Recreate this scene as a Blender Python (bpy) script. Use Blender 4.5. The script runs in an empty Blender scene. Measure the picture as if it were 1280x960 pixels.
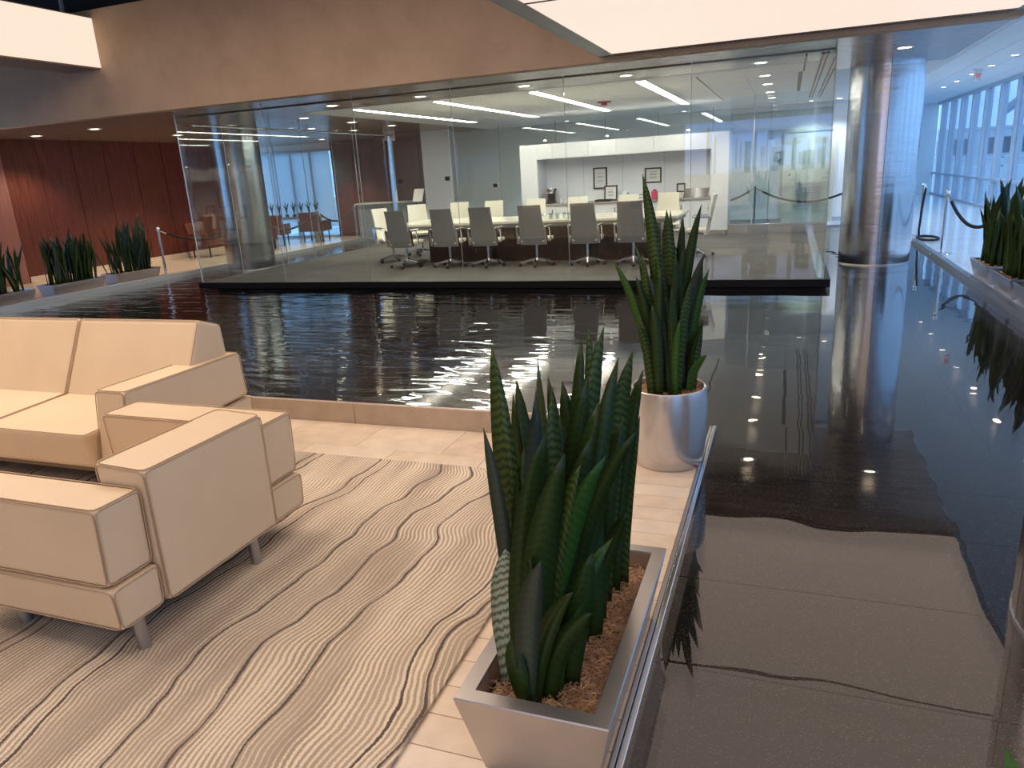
import bpy, bmesh, math, random
from mathutils import Vector, Matrix
random.seed(7)
C = bpy.context.scene.collection
SC = bpy.context.scene
PI = math.pi

# ------------------------------------------------------------------ camera
PITCH, ROLL, YAW, FPX = 0.28044995, 0.05978504, -0.36546121, 915.066573
EYE = Vector((0, 0, 1.6))
cp, sp, cy, sy, cr, sr = math.cos(PITCH), math.sin(PITCH), math.cos(YAW), math.sin(YAW), math.cos(ROLL), math.sin(ROLL)
fwd = Vector((sy*cp, cy*cp, -sp)); rgt = Vector((cy, -sy, 0)); dwn = fwd.cross(rgt)
r2 = cr*rgt + sr*dwn; d2 = -sr*rgt + cr*dwn
cam = bpy.data.cameras.new('camera'); camo = bpy.data.objects.new('camera', cam); C.objects.link(camo)
cam.sensor_fit = 'HORIZONTAL'; cam.sensor_width = 36; cam.lens = FPX/1280*36; cam.clip_start = 0.05; cam.clip_end = 500
camo.matrix_world = Matrix(((r2.x, -d2.x, -fwd.x, EYE.x), (r2.y, -d2.y, -fwd.y, EYE.y), (r2.z, -d2.z, -fwd.z, EYE.z), (0, 0, 0, 1)))
SC.camera = camo

# ------------------------------------------------------------------ world, exposure
W = bpy.data.worlds.new('sky'); SC.world = W; W.use_nodes = True
bg = W.node_tree.nodes['Background']; bg.inputs[0].default_value = (0.32, 0.585, 1.0, 1); bg.inputs[1].default_value = 2.1
SC.view_settings.view_transform = 'Standard'; SC.view_settings.look = 'None'
SC.view_settings.exposure = 0.0; SC.view_settings.gamma = 1.0; SC.view_settings.use_curve_mapping = False
WARM = (1.0, 0.81, 0.68)
L_PANEL, L_BOX, L_FILL, L_STRIP, L_DOWN, L_SPOT = 0.98, 0.98, 3.8, 30.0, 14.0, 230.0

# ------------------------------------------------------------------ materials
def newmat(name):
    m = bpy.data.materials.new(name); m.use_nodes = True
    nt = m.node_tree; return m, nt, nt.nodes['Principled BSDF'], nt.nodes['Material Output']
def nd(nt, t, **kw):
    n = nt.nodes.new(t)
    for k, v in kw.items():
        if k in n.inputs: n.inputs[k].default_value = v
        else: setattr(n, k, v)
    return n
def coords(nt, scale=(1, 1, 1), kind='Object', rot=(0, 0, 0)):
    tc = nd(nt, 'ShaderNodeTexCoord'); mp = nd(nt, 'ShaderNodeMapping')
    mp.inputs['Scale'].default_value = scale; mp.inputs['Rotation'].default_value = rot
    nt.links.new(tc.outputs[kind], mp.inputs[0]); return mp.outputs[0]
def ramp(nt, fac, stops):
    r = nd(nt, 'ShaderNodeValToRGB'); e = r.color_ramp.elements
    while len(e) < len(stops): e.new(0.5)
    for i, (p, c) in enumerate(stops): e[i].position = p; e[i].color = (*c, 1)
    nt.links.new(fac, r.inputs[0]); return r.outputs[0]
def noise(nt, vec, scale, detail=3, rough=0.5, dist=0.0):
    n = nd(nt, 'ShaderNodeTexNoise'); n.inputs['Scale'].default_value = scale; n.inputs['Detail'].default_value = detail
    n.inputs['Roughness'].default_value = rough; n.inputs['Distortion'].default_value = dist
    nt.links.new(vec, n.inputs['Vector']); return n.outputs['Fac']
def bump(nt, h, strength, dist=0.01, to=None):
    b = nd(nt, 'ShaderNodeBump'); b.inputs['Strength'].default_value = strength; b.inputs['Distance'].default_value = dist
    nt.links.new(h, b.inputs['Height'])
    if to: nt.links.new(b.outputs[0], to.inputs['Normal'])
    return b.outputs[0]
def math_n(nt, op, a, b=None):
    n = nd(nt, 'ShaderNodeMath', operation=op)
    for i, v in enumerate((a, b)):
        if v is None: continue
        if isinstance(v, (int, float)): n.inputs[i].default_value = v
        else: nt.links.new(v, n.inputs[i])
    return n.outputs[0]
def plain(name, col, rough=0.5, metal=0.0, spec=0.5, var=0.0, vs=8.0, bmp=0.0, bs=60.0, stretch=(1, 1, 1), coat=0.0):
    m, nt, p, o = newmat(name)
    p.inputs['Base Color'].default_value = (*col, 1); p.inputs['Roughness'].default_value = rough
    p.inputs['Metallic'].default_value = metal; p.inputs['Specular IOR Level'].default_value = spec
    p.inputs['Coat Weight'].default_value = coat
    if var or bmp: v = coords(nt, stretch)
    if var:
        f = noise(nt, v, vs, 4)
        nt.links.new(ramp(nt, f, [(0.3, tuple(c*(1-var) for c in col)), (0.7, tuple(min(1, c*(1+var)) for c in col))]), p.inputs['Base Color'])
    if bmp: bump(nt, noise(nt, v, bs, 3), bmp, 0.01, p)
    return m
def emit(name, col, s):
    m, nt, p, o = newmat(name)
    p.inputs['Base Color'].default_value = (0.03, 0.03, 0.03, 1); p.inputs['Specular IOR Level'].default_value = 0.1; p.inputs['Emission Color'].default_value = (*col, 1); p.inputs['Emission Strength'].default_value = s
    return m
def schlick(nt, f0, normal=None):
    lw = nd(nt, 'ShaderNodeLayerWeight'); lw.inputs['Blend'].default_value = 0.5
    if normal: nt.links.new(normal, lw.inputs['Normal'])
    p5 = math_n(nt, 'POWER', lw.outputs['Facing'], 5.0)
    return math_n(nt, 'ADD', math_n(nt, 'MULTIPLY', p5, 1-f0), f0)
def glass(name, tint, f0=0.045, rough=0.0):
    m, nt, p, o = newmat(name); nt.nodes.remove(p)
    t = nd(nt, 'ShaderNodeBsdfTransparent'); t.inputs[0].default_value = (*tint, 1)
    g = nd(nt, 'ShaderNodeBsdfGlossy'); g.inputs['Roughness'].default_value = rough; g.inputs[0].default_value = (1, 1, 1, 1)
    mx = nd(nt, 'ShaderNodeMixShader'); nt.links.new(schlick(nt, f0), mx.inputs[0])
    nt.links.new(t.outputs[0], mx.inputs[1]); nt.links.new(g.outputs[0], mx.inputs[2]); nt.links.new(mx.outputs[0], o.inputs[0])
    return m

M = {}
M['leather'] = plain('cream_leather', (0.71, 0.545, 0.355), 0.42, var=0.04, vs=3, bmp=0.12, bs=220)
M['stitch'] = plain('leather_piping', (0.46, 0.32, 0.19), 0.5)
M['leg'] = plain('grey_steel_leg', (0.42, 0.41, 0.42), 0.35, 0.9)
M['steel'] = plain('polished_steel', (0.66, 0.66, 0.68), 0.2, 1.0)
M['chrome'] = plain('chrome', (0.80, 0.81, 0.84), 0.1, 1.0)
M['dark'] = plain('black_paint', (0.012, 0.012, 0.014), 0.5)
M['black'] = plain('matt_black_ceiling', (0.01, 0.011, 0.014), 0.8)
M['slabedge'] = plain('black_stone_edge', (0.006, 0.0055, 0.0065), 0.4, spec=0.15)
M['carpet'] = plain('grey_carpet', (0.105, 0.096, 0.088), 0.75, var=0.18, vs=2.5, bmp=0.3, bs=200)
M['white'] = plain('white_lacquer', (0.78, 0.78, 0.77), 0.3)
M['whitewall'] = plain('white_wall', (0.82, 0.83, 0.84), 0.6, var=0.02, vs=2)
M['offwhite'] = plain('ceiling_white', (0.80, 0.80, 0.80), 0.7)
M['door'] = plain('pale_door_paint', (0.62, 0.62, 0.52), 0.45)
M['cream'] = plain('cream_leather_chair', (0.80, 0.75, 0.60), 0.45)
M['greychair'] = plain('grey_chair_shell', (0.24, 0.23, 0.22), 0.5, var=0.03)
M['mahog'] = plain('dark_mahogany', (0.035, 0.012, 0.010), 0.25, var=0.3, vs=6, stretch=(8, 8, 1))
M['marble'] = plain('cream_marble', (0.78, 0.74, 0.62), 0.15, var=0.12, vs=7)
M['tile'] = plain('travertine_tile', (0.70, 0.56, 0.42), 0.32, var=0.10, vs=9, bmp=0.05, bs=40)
M['tile2'] = plain('travertine_tile_pale', (0.74, 0.61, 0.47), 0.30, var=0.10, vs=7, bmp=0.05, bs=40)
M['grout'] = plain('grout', (0.34, 0.27, 0.20), 0.8)
M['hallfloor'] = plain('polished_beige_floor', (0.58, 0.48, 0.38), 0.22, var=0.06, vs=2)
M['palefloor'] = plain('polished_pale_floor', (0.76, 0.78, 0.80), 0.12, var=0.05, vs=2)
M['curb'] = plain('taupe_polished_stone', (0.44, 0.34, 0.25), 0.16, var=0.08, vs=8)
M['brown'] = plain('brown_box_finish', (0.24, 0.16, 0.11), 0.6)
M['framegrey'] = plain('grey_panel_frame', (0.36, 0.37, 0.36), 0.45, 0.3)
M['mullion'] = plain('pale_aluminium', (0.55, 0.58, 0.64), 0.4, 0.3)
M['pewter'] = plain('pewter_planter', (0.52, 0.48, 0.45), 0.28, 0.85, var=0.05, vs=6)
M['pearl'] = plain('pearl_silver_pot', (0.60, 0.57, 0.55), 0.26, 0.75, var=0.04, vs=14)
M['alum'] = plain('brushed_aluminium_planter', (0.40, 0.40, 0.44), 0.28, 0.9)
M['trimmetal'] = plain('worn_metal_edge', (0.62, 0.63, 0.66), 0.35, 0.7)
M['darksteel'] = plain('dull_steel_edge', (0.34, 0.33, 0.34), 0.3, 0.9)
M['liner'] = plain('dark_liner', (0.03, 0.022, 0.02), 0.8)
M['mulch'] = plain('brown_fibre', (0.34, 0.205, 0.12), 0.9, var=0.5, vs=60, bmp=0.8, bs=120)
M['fibre'] = plain('pale_fibre', (0.56, 0.36, 0.22), 0.8, var=0.5, vs=30)
M['rope'] = plain('black_rope', (0.012, 0.012, 0.014), 0.7)
M['redplastic'] = plain('red_plastic', (0.40, 0.03, 0.03), 0.4)
M['pink'] = plain('pink_plastic', (0.55, 0.05, 0.12), 0.4)
M['paper'] = plain('paper', (0.78, 0.77, 0.72), 0.7)
M['ink'] = plain('grey_print', (0.35, 0.35, 0.36), 0.7)
M['screen'] = plain('dark_screen', (0.035, 0.02, 0.03), 0.15)
M['redwood'] = plain('red_brown_leather', (0.12, 0.035, 0.022), 0.35)
M['building'] = plain('grey_cladding', (0.30, 0.33, 0.38), 0.6, var=0.1, vs=0.5)
M['buildpale'] = plain('pale_concrete', (0.62, 0.64, 0.66), 0.7, var=0.05, vs=0.6)
M['ground'] = plain('outdoor_paving', (0.50, 0.50, 0.50), 0.8, var=0.08, vs=0.3)
M['winglass'] = glass('window_glass', (0.86, 0.93, 0.98), 0.04)
M['glass'] = glass('conference_glass', (0.93, 0.965, 0.96), 0.045)
M['glassedge'] = plain('glass_edge', (0.35, 0.50, 0.50), 0.1, 0.0)
M['panel_e'] = emit('warm_luminous_panel', WARM, L_PANEL)
M['box_e'] = emit('warm_luminous_box', (1.0, 0.82, 0.66), L_BOX)
M['fill_e'] = emit('warm_fill_glow', WARM, L_FILL)  # glow shared by the two added fill lights
M['strip_e'] = emit('white_light_strip', (1.0, 0.95, 0.84), L_STRIP)
M['down_e'] = emit('warm_downlight_lens', (1.0, 0.82, 0.60), L_DOWN)

def m_soffit():
    m, nt, p, o = newmat('tan_suede_plaster'); v = coords(nt)
    f = noise(nt, v, 2.2, 5, 0.6)
    nt.links.new(ramp(nt, f, [(0.3, (0.48, 0.33, 0.215)), (0.7, (0.58, 0.405, 0.27))]), p.inputs['Base Color'])
    p.inputs['Roughness'].default_value = 0.75
    bump(nt, noise(nt, v, 40, 3), 0.06, 0.01, p); return m
M['soffit'] = m_soffit()
def m_woodceil():
    m, nt, p, o = newmat('grey_brown_wood_ceiling'); v = coords(nt, (0.5, 9, 9))
    f = noise(nt, v, 2.0, 5, 0.6, 0.6)
    nt.links.new(ramp(nt, f, [(0.3, (0.24, 0.165, 0.125)), (0.52, (0.42, 0.30, 0.235)), (0.72, (0.56, 0.43, 0.34))]), p.inputs['Base Color'])
    p.inputs['Roughness'].default_value = 0.24; p.inputs['Metallic'].default_value = 0.35; p.inputs['Specular IOR Level'].default_value = 0.8
    bump(nt, noise(nt, coords(nt, (1, 5, 1)), 3.0, 2), 0.25, 0.02, p); return m
M['woodceil'] = m_woodceil()
def m_woodwall(name, a, b, c):
    m, nt, p, o = newmat(name); v = coords(nt, (6, 6, 0.5))
    f = noise(nt, v, 3.0, 6, 0.6, 1.2)
    nt.links.new(ramp(nt, f, [(0.3, a), (0.5, b), (0.72, c)]), p.inputs['Base Color'])
    p.inputs['Roughness'].default_value = 0.32; p.inputs['Specular IOR Level'].default_value = 0.4; return m
M['wood1'] = m_woodwall('red_brown_veneer', (0.085, 0.022, 0.018), (0.140, 0.034, 0.026), (0.19, 0.055, 0.036))
M['wood2'] = m_woodwall('red_brown_veneer_dark', (0.085, 0.022, 0.016), (0.135, 0.036, 0.023), (0.18, 0.054, 0.03))
M['wood3'] = m_woodwall('pinkish_veneer', (0.24, 0.10, 0.085), (0.28, 0.12, 0.10), (0.33, 0.15, 0.12))
def m_steelcol():
    m, nt, p, o = newmat('brushed_stainless_column')
    p.inputs['Base Color'].default_value = (0.60, 0.59, 0.60, 1); p.inputs['Metallic'].default_value = 1; p.inputs['Roughness'].default_value = 0.21
    bump(nt, noise(nt, coords(nt, (0.6, 0.6, 5)), 2.2, 2), 0.2, 0.012, p); return m
M['column'] = m_steelcol()
def m_granite():
    m, nt, p, o = newmat('dark_speckled_granite'); v = coords(nt)
    vo = nd(nt, 'ShaderNodeTexVoronoi'); vo.inputs['Scale'].default_value = 140; nt.links.new(v, vo.inputs['Vector'])
    sep = nd(nt, 'ShaderNodeSeparateColor'); nt.links.new(vo.outputs['Color'], sep.inputs[0])
    small = math_n(nt, 'LESS_THAN', vo.outputs['Distance'], 0.36)
    pick = math_n(nt, 'GREATER_THAN', sep.outputs[0], 0.78)
    mask = math_n(nt, 'MULTIPLY', small, pick)
    base = ramp(nt, noise(nt, v, 40, 4, 0.7), [(0.3, (0.014, 0.0115, 0.0105)), (0.7, (0.032, 0.026, 0.024))])
    mx = nd(nt, 'ShaderNodeMix', data_type='RGBA'); nt.links.new(mask, mx.inputs[0]); nt.links.new(base, mx.inputs[6])
    mx.inputs[7].default_value = (0.15, 0.128, 0.115, 1); nt.links.new(mx.outputs[2], p.inputs['Base Color'])
    p.inputs['Roughness'].default_value = 0.08; return m
M['granite'] = m_granite()
def m_water():
    m, nt, p, o = newmat('shallow_water'); nt.nodes.remove(p)
    tc = nd(nt, 'ShaderNodeTexCoord'); sx = nd(nt, 'ShaderNodeSeparateXYZ'); nt.links.new(tc.outputs['Object'], sx.inputs[0])
    mr = nd(nt, 'ShaderNodeMapRange'); mr.inputs[1].default_value = -0.8; mr.inputs[2].default_value = -6.5; mr.inputs[3].default_value = 0.0; mr.inputs[4].default_value = 1.0
    nt.links.new(sx.outputs[0], mr.inputs[0])
    h1 = noise(nt, coords(nt, (0.38, 1.5, 1)), 3.6, 2, 0.45, 0.4)
    h2 = noise(nt, coords(nt, (0.8, 1.0, 1)), 2.6, 1)
    h = math_n(nt, 'ADD', math_n(nt, 'MULTIPLY', h1, mr.outputs[0]), math_n(nt, 'MULTIPLY', h2, 0.11))
    n = bump(nt, h, 1.0, 0.020)
    t = nd(nt, 'ShaderNodeBsdfTransparent'); t.inputs[0].default_value = (0.80, 0.76, 0.74, 1)
    g = nd(nt, 'ShaderNodeBsdfGlossy'); g.inputs['Roughness'].default_value = 0.0; nt.links.new(n, g.inputs['Normal'])
    mx = nd(nt, 'ShaderNodeMixShader'); nt.links.new(schlick(nt, 0.088, n), mx.inputs[0])
    nt.links.new(t.outputs[0], mx.inputs[1]); nt.links.new(g.outputs[0], mx.inputs[2]); nt.links.new(mx.outputs[0], o.inputs[0])
    return m
M['water'] = m_water()
def m_rug():
    m, nt, p, o = newmat('striped_woven_rug')
    tc = nd(nt, 'ShaderNodeTexCoord'); sx = nd(nt, 'ShaderNodeSeparateXYZ'); nt.links.new(tc.outputs['Object'], sx.inputs[0])
    big = noise(nt, coords(nt, (0.42, 1.0, 1)), 1.35, 2, 0.45)
    mid = noise(nt, coords(nt, (0.5, 1.0, 1)), 5.0, 2, 0.5)
    fine = noise(nt, coords(nt), 160, 2, 0.6)
    u = math_n(nt, 'ADD', sx.outputs[0], math_n(nt, 'MULTIPLY', math_n(nt, 'SUBTRACT', big, 0.5), 0.46))
    u = math_n(nt, 'ADD', u, math_n(nt, 'MULTIPLY', math_n(nt, 'SUBTRACT', mid, 0.5), 0.034))
    u = math_n(nt, 'ADD', u, math_n(nt, 'MULTIPLY', math_n(nt, 'SUBTRACT', fine, 0.5), 0.012))
    # thin cream threads, width varies slowly
    var = noise(nt, coords(nt, (2.2, 0.35, 1)), 3.0, 2, 0.5)
    s = math_n(nt, 'SINE', math_n(nt, 'MULTIPLY', u, 2*PI/0.020))
    thr = math_n(nt, 'MULTIPLY', math_n(nt, 'SUBTRACT', 0.56, var), 4.0)
    cream = nd(nt, 'ShaderNodeMapRange'); nt.links.new(math_n(nt, 'SUBTRACT', s, thr), cream.inputs[0]); cream.inputs[1].default_value = -0.6; cream.inputs[2].default_value = 0.7
    base = ramp(nt, noise(nt, coords(nt, (3, 0.4, 1)), 2.0, 2), [(0.35, (0.35, 0.275, 0.205)), (0.65, (0.45, 0.36, 0.275))])
    m1 = nd(nt, 'ShaderNodeMix', data_type='RGBA'); nt.links.new(cream.outputs[0], m1.inputs[0]); nt.links.new(base, m1.inputs[6]); m1.inputs[7].default_value = (0.76, 0.64, 0.475, 1)
    # dark threads
    def band(period, off, w):
        fr = math_n(nt, 'FRACT', math_n(nt, 'ADD', math_n(nt, 'MULTIPLY', u, 1/period), off))
        d = math_n(nt, 'MULTIPLY', math_n(nt, 'ABSOLUTE', math_n(nt, 'SUBTRACT', fr, 0.5)), period)
        return math_n(nt, 'LESS_THAN', d, w)
    w = math_n(nt, 'ADD', math_n(nt, 'MULTIPLY', noise(nt, coords(nt), 4.0, 2), 0.009), 0.0005)
    dk = math_n(nt, 'MAXIMUM', band(0.40, 0.13, w), band(0.53, 0.62, w))
    m2 = nd(nt, 'ShaderNodeMix', data_type='RGBA'); nt.links.new(dk, m2.inputs[0]); nt.links.new(m1.outputs[2], m2.inputs[6]); m2.inputs[7].default_value = (0.115, 0.09, 0.075, 1)
    nt.links.new(m2.outputs[2], p.inputs['Base Color']); p.inputs['Roughness'].default_value = 0.95; p.inputs['Specular IOR Level'].default_value = 0.15
    bump(nt, math_n(nt, 'ADD', fine, math_n(nt, 'MULTIPLY', s, 0.3)), 0.5, 0.004, p); return m
M['rug'] = m_rug()
def m_leaf(name, c0, c1, mixw, rough=0.35):
    m, nt, p, o = newmat(name)
    uv = nd(nt, 'ShaderNodeUVMap'); sx = nd(nt, 'ShaderNodeSeparateXYZ'); nt.links.new(uv.outputs[0], sx.inputs[0])
    f = noise(nt, uv.outputs[0], 9.0, 3, 0.6)
    zig = math_n(nt, 'MULTIPLY', math_n(nt, 'ABSOLUTE', math_n(nt, 'SUBTRACT', sx.outputs[0], 0.5)), 0.024)
    v = math_n(nt, 'ADD', math_n(nt, 'ADD', sx.outputs[1], zig), math_n(nt, 'MULTIPLY', f, 0.03))
    s = math_n(nt, 'SINE', math_n(nt, 'MULTIPLY', v, 2*PI/0.026))
    s = math_n(nt, 'ADD', s, math_n(nt, 'MULTIPLY', math_n(nt, 'SUBTRACT', noise(nt, uv.outputs[0], 30.0, 2), 0.5), 2.2))
    mr = nd(nt, 'ShaderNodeMapRange'); nt.links.new(s, mr.inputs[0]); mr.inputs[1].default_value = -0.5; mr.inputs[2].default_value = 0.9; mr.inputs[4].default_value = mixw
    mx = nd(nt, 'ShaderNodeMix', data_type='RGBA'); nt.links.new(mr.outputs[0], mx.inputs[0]); mx.inputs[6].default_value = (*c0, 1); mx.inputs[7].default_value = (*c1, 1)
    nt.links.new(mx.outputs[2], p.inputs['Base Color']); p.inputs['Roughness'].default_value = rough; p.inputs['Specular IOR Level'].default_value = 0.3
    return m
M['lf_d'] = m_leaf('leaf_dark', (0.019, 0.040, 0.007), (0.032, 0.064, 0.011), 0.6)
M['lf_b'] = m_leaf('leaf_banded', (0.06, 0.10, 0.020), (0.015, 0.036, 0.008), 1.0)
M['lf_B'] = m_leaf('leaf_bright', (0.04, 0.11, 0.016), (0.024, 0.075, 0.012), 0.9)
M['lf_g'] = m_leaf('leaf_grey_green', (0.045, 0.062, 0.042), (0.03, 0.048, 0.03), 0.6, 0.4)
M['lf_n'] = m_leaf('leaf_blue_green', (0.012, 0.03, 0.03), (0.018, 0.042, 0.04), 0.5, 0.25)
M['lf_v'] = m_leaf('leaf_variegated', (0.44, 0.50, 0.35), (0.03, 0.065, 0.03), 0.8)
def m_mural():
    m, nt, p, o = newmat('backlit_mural')
    tc = nd(nt, 'ShaderNodeTexCoord'); sx = nd(nt, 'ShaderNodeSeparateXYZ'); nt.links.new(tc.outputs['Generated'], sx.inputs[0])
    n = noise(nt, coords(nt, (3, 1, 3)), 2, 5, 0.6)
    c = ramp(nt, math_n(nt, 'ADD', sx.outputs[2], math_n(nt, 'MULTIPLY', n, 0.03)), [(0.0, (0.32, 0.27, 0.2)), (0.40, (0.5, 0.42, 0.34)), (0.43, (0.55, 0.62, 0.85)), (1.0, (0.18, 0.36, 0.95))])
    nt.links.new(c, p.inputs['Emission Color']); p.inputs['Emission Strength'].default_value = 2.8; nt.links.new(c, p.inputs['Base Color']); return m
M['mural'] = m_mural()

def m_blind():
    m, nt, p, o = newmat('white_roller_blind'); t = nd(nt, 'ShaderNodeBsdfTranslucent'); t.inputs[0].default_value = (0.92, 0.92, 0.92, 1)
    mx = nd(nt, 'ShaderNodeMixShader'); mx.inputs[0].default_value = 0.8; p.inputs['Base Color'].default_value = (0.7, 0.7, 0.7, 1)
    nt.links.new(p.outputs[0], mx.inputs[1]); nt.links.new(t.outputs[0], mx.inputs[2]); nt.links.new(mx.outputs[0], o.inputs[0]); return m
M['blind'] = m_blind()

# ------------------------------------------------------------------ mesh helpers
class B:
    def __init__(s): s.b = bmesh.new()
    def hexa(s, p):            # 8 points: bottom 4 ccw, top 4 ccw
        v = [s.b.verts.new(q) for q in p]
        for f in ((3, 2, 1, 0), (4, 5, 6, 7), (0, 1, 5, 4), (1, 2, 6, 5), (2, 3, 7, 6), (3, 0, 4, 7)): s.b.faces.new([v[i] for i in f])
        return s
    def box(s, x0, x1, y0, y1, z0, z1):
        return s.hexa([(x0, y0, z0), (x1, y0, z0), (x1, y1, z0), (x0, y1, z0), (x0, y0, z1), (x1, y0, z1), (x1, y1, z1), (x0, y1, z1)])
    def ring(s, c, ax, r, n, ph=0.0):
        ax = Vector(ax).normalized(); a = ax.orthogonal().normalized()
        if abs(ax.z) > 0.9: a = Vector((1, 0, 0)); a = (a - ax*a.dot(ax)).normalized()
        b = ax.cross(a); c = Vector(c)
        return [s.b.verts.new(c + (a*math.cos(2*PI*i/n+ph) + b*math.sin(2*PI*i/n+ph))*r) for i in range(n)]
    def bridge(s, A, Bv):
        n = len(A)
        for i in range(n): s.b.faces.new((A[i], A[(i+1) % n], Bv[(i+1) % n], Bv[i]))
    def cyl(s, p0, p1, r0, r1=None, n=16):
        r1 = r0 if r1 is None else r1; d = Vector(p1)-Vector(p0)
        A = s.ring(p0, d, r0, n); Bv = s.ring(p1, d, r1, n); s.bridge(A, Bv)
        s.b.faces.new(A[::-1]); s.b.faces.new(Bv); return s
    def tube(s, pts, r, n=8, closed=False):
        pts = [Vector(p) for p in pts]; R = []; k = len(pts); prev = None
        for i, p in enumerate(pts):
            d = (pts[(i+1) % k]-pts[i-1]) if closed else (pts[min(i+1, k-1)]-pts[max(i-1, 0)])
            d.normalize()
            a = (prev - d*prev.dot(d)) if prev is not None else d.orthogonal()
            a.normalize(); prev = a; b = d.cross(a)
            R.append([s.b.verts.new(p + (a*math.cos(2*PI*j/n) + b*math.sin(2*PI*j/n))*r) for j in range(n)])
        for i in range(k-1): s.bridge(R[i], R[i+1])
        if closed: s.bridge(R[-1], R[0])
        else: s.b.faces.new(R[0][::-1]); s.b.faces.new(R[-1])
        return s
    def lathe(s, prof, c=(0, 0, 0), n=32, cap=True):
        R = [[s.b.verts.new((c[0]+r*math.cos(2*PI*i/n), c[1]+r*math.sin(2*PI*i/n), c[2]+z)) for i in range(n)] for r, z in prof]
        for i in range(len(R)-1): s.bridge(R[i], R[i+1])
        if cap: s.b.faces.new(R[0][::-1]); s.b.faces.new(R[-1])
        return s
    def prism(s, poly, z0, z1):
        A = [s.b.verts.new((x, y, z0)) for x, y in poly]; T = [s.b.verts.new((x, y, z1)) for x, y in poly]
        s.bridge(A, T); s.b.faces.new(A[::-1]); s.b.faces.new(T); return s
def rootloc(o):
    while o.parent: o = o.parent
    return o.location.copy()
def P(b, name, mat, parent=None, bev=0.0, seg=2, smooth=False, world=True, kind=None):
    bm = b.b
    if bev > 0:
        bmesh.ops.bevel(bm, geom=list(bm.edges), offset=bev, segments=seg, profile=0.6, affect='EDGES', clamp_overlap=True)
    bmesh.ops.recalc_face_normals(bm, faces=bm.faces)
    if parent is not None and world:
        bmesh.ops.translate(bm, verts=bm.verts, vec=-rootloc(parent))
    me = bpy.data.meshes.new(name); bm.to_mesh(me); bm.free()
    me.materials.append(M[mat] if isinstance(mat, str) else mat)
    o = bpy.data.objects.new(name, me); C.objects.link(o)
    if smooth or bev > 0: 
        me.polygons.foreach_set('use_smooth', [True]*len(me.polygons))
        if bev > 0:
            w = o.modifiers.new('wn', 'WEIGHTED_NORMAL'); w.keep_sharp = False
        else:
            me.set_sharp_from_angle(angle=math.radians(38))
    if parent is not None: o.parent = parent
    if kind: o['kind'] = kind
    return o
def tag(o, label, cat, group=None):
    o['label'] = label; o['category'] = cat
    if group: o['group'] = group
    return o
def T(name, label, cat, loc=(0, 0, 0), group=None, rz=0.0):
    o = bpy.data.objects.new(name, None); C.objects.link(o); o.empty_display_size = 0.1
    o.location = loc; o.rotation_euler = (0, 0, rz); return tag(o, label, cat, group)
def dup(root, loc, rz, label, group=None, scale=None):
    r = root.copy(); C.objects.link(r); r.location = loc; r.rotation_euler = (0, 0, rz); r['label'] = label
    if group: r['group'] = group
    if scale: r.scale = scale
    for ch in list(root.children):
        c = ch.copy(); C.objects.link(c); c.parent = r
        for g in ch.children:
            d = g.copy(); C.objects.link(d); d.parent = c
    return r
def S(b, name, mat, parent=None, label=None, **kw):
    o = P(b, name, mat, parent, **kw)
    if parent is None: o['kind'] = 'structure'
    if label: o['label'] = label
    return o
def E(name, loc=(0, 0, 0), label=None):
    o = bpy.data.objects.new(name, None); C.objects.link(o); o.location = loc; o['kind'] = 'structure'
    if label: o['label'] = label
    return o

# ------------------------------------------------------------------ structure: floors, pool, walls, ceilings
ZC = 2.81
fl = S(B().box(-16, -0.40, -4, 4.1, -0.3, -0.004), 'floor', 'grout', label='travertine lounge floor')
k = 0
y = 0.62
while y < 4.05:                                   # narrow planks beside the water
    S(B().box(-1.0, -0.405, y, y+0.1295, -0.02, 0.0), 'tile', 'tile' if k % 3 else 'tile2', fl, bev=0.0015, seg=1); y += 0.1322; k += 1
for r_, (ya, yb) in enumerate(((3.30, 3.697), (3.70, 4.097))):
    x = -4.6 + 0.3*r_
    while x < -1.003:
        x1 = min(x+0.6, -1.003)
        S(B().box(x, x1-0.003, ya, yb, -0.02, 0.0), 'tile', 'tile2' if (k % 2) else 'tile', fl, bev=0.0015, seg=1); x += 0.6; k += 1
S(B().box(-16, -11.47, 4.1, 31, -0.3, 0.0), 'floor', 'hallfloor', label='beige walkway beyond the pool')
S(B().box(-11.47, 1.3, 18.9, 31, -0.3, 0.0), 'floor', 'palefloor', label='pale corridor floor behind the conference room')
S(B().box(1.3, 2.2, 15.0, 31, -0.3, -0.001), 'floor', 'palefloor', label='pale corridor floor beyond the steel column')
S(B().box(2.2, 4.95, -4, 31, -0.3, 0.0), 'floor', 'palefloor', label='pale floor along the window wall')
S(B().box(-0.40, 2.2, -4, 0.6, -0.3, 0.0), 'floor', 'hallfloor', label='floor at the near end of the pool')
c1 = E('trim_1', (0, 0, 0), 'low polished stone curb between rug and pool')
x = -2.744 - 1.2*8
while x < -0.5:
    S(B().box(max(x, -11.47)+0.0015, min(x+1.2, -0.42)-0.0015, 4.1, 4.135, -0.14, 0.143), 'stone_panel', 'curb', c1, bev=0.002, seg=1); x += 1.2
t2 = E('trim_2', (-0.38, 2.5, 0), 'steel edge of the ledge beside the water')
S(B().box(-0.400, -0.384, 0.6, 4.46, -0.14, 0.010), 'rail', 'leg', t2, bev=0.003)
S(B().box(-0.381, -0.360, 0.6, 4.46, -0.14, 0.014), 'rail', 'steel', t2, bev=0.004)
S(B().box(-11.47, -11.36, 4.14, 18.85, -0.14, 0.065), 'trim_3', 'trimmetal', label='steel edge on the far left side of the pool', bev=0.004)
S(B().box(-11.36, 1.3, 18.86, 18.9, -0.14, 0.012), 'trim_8', 'trimmetal', label='metal edge at the back end of the pool')
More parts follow.
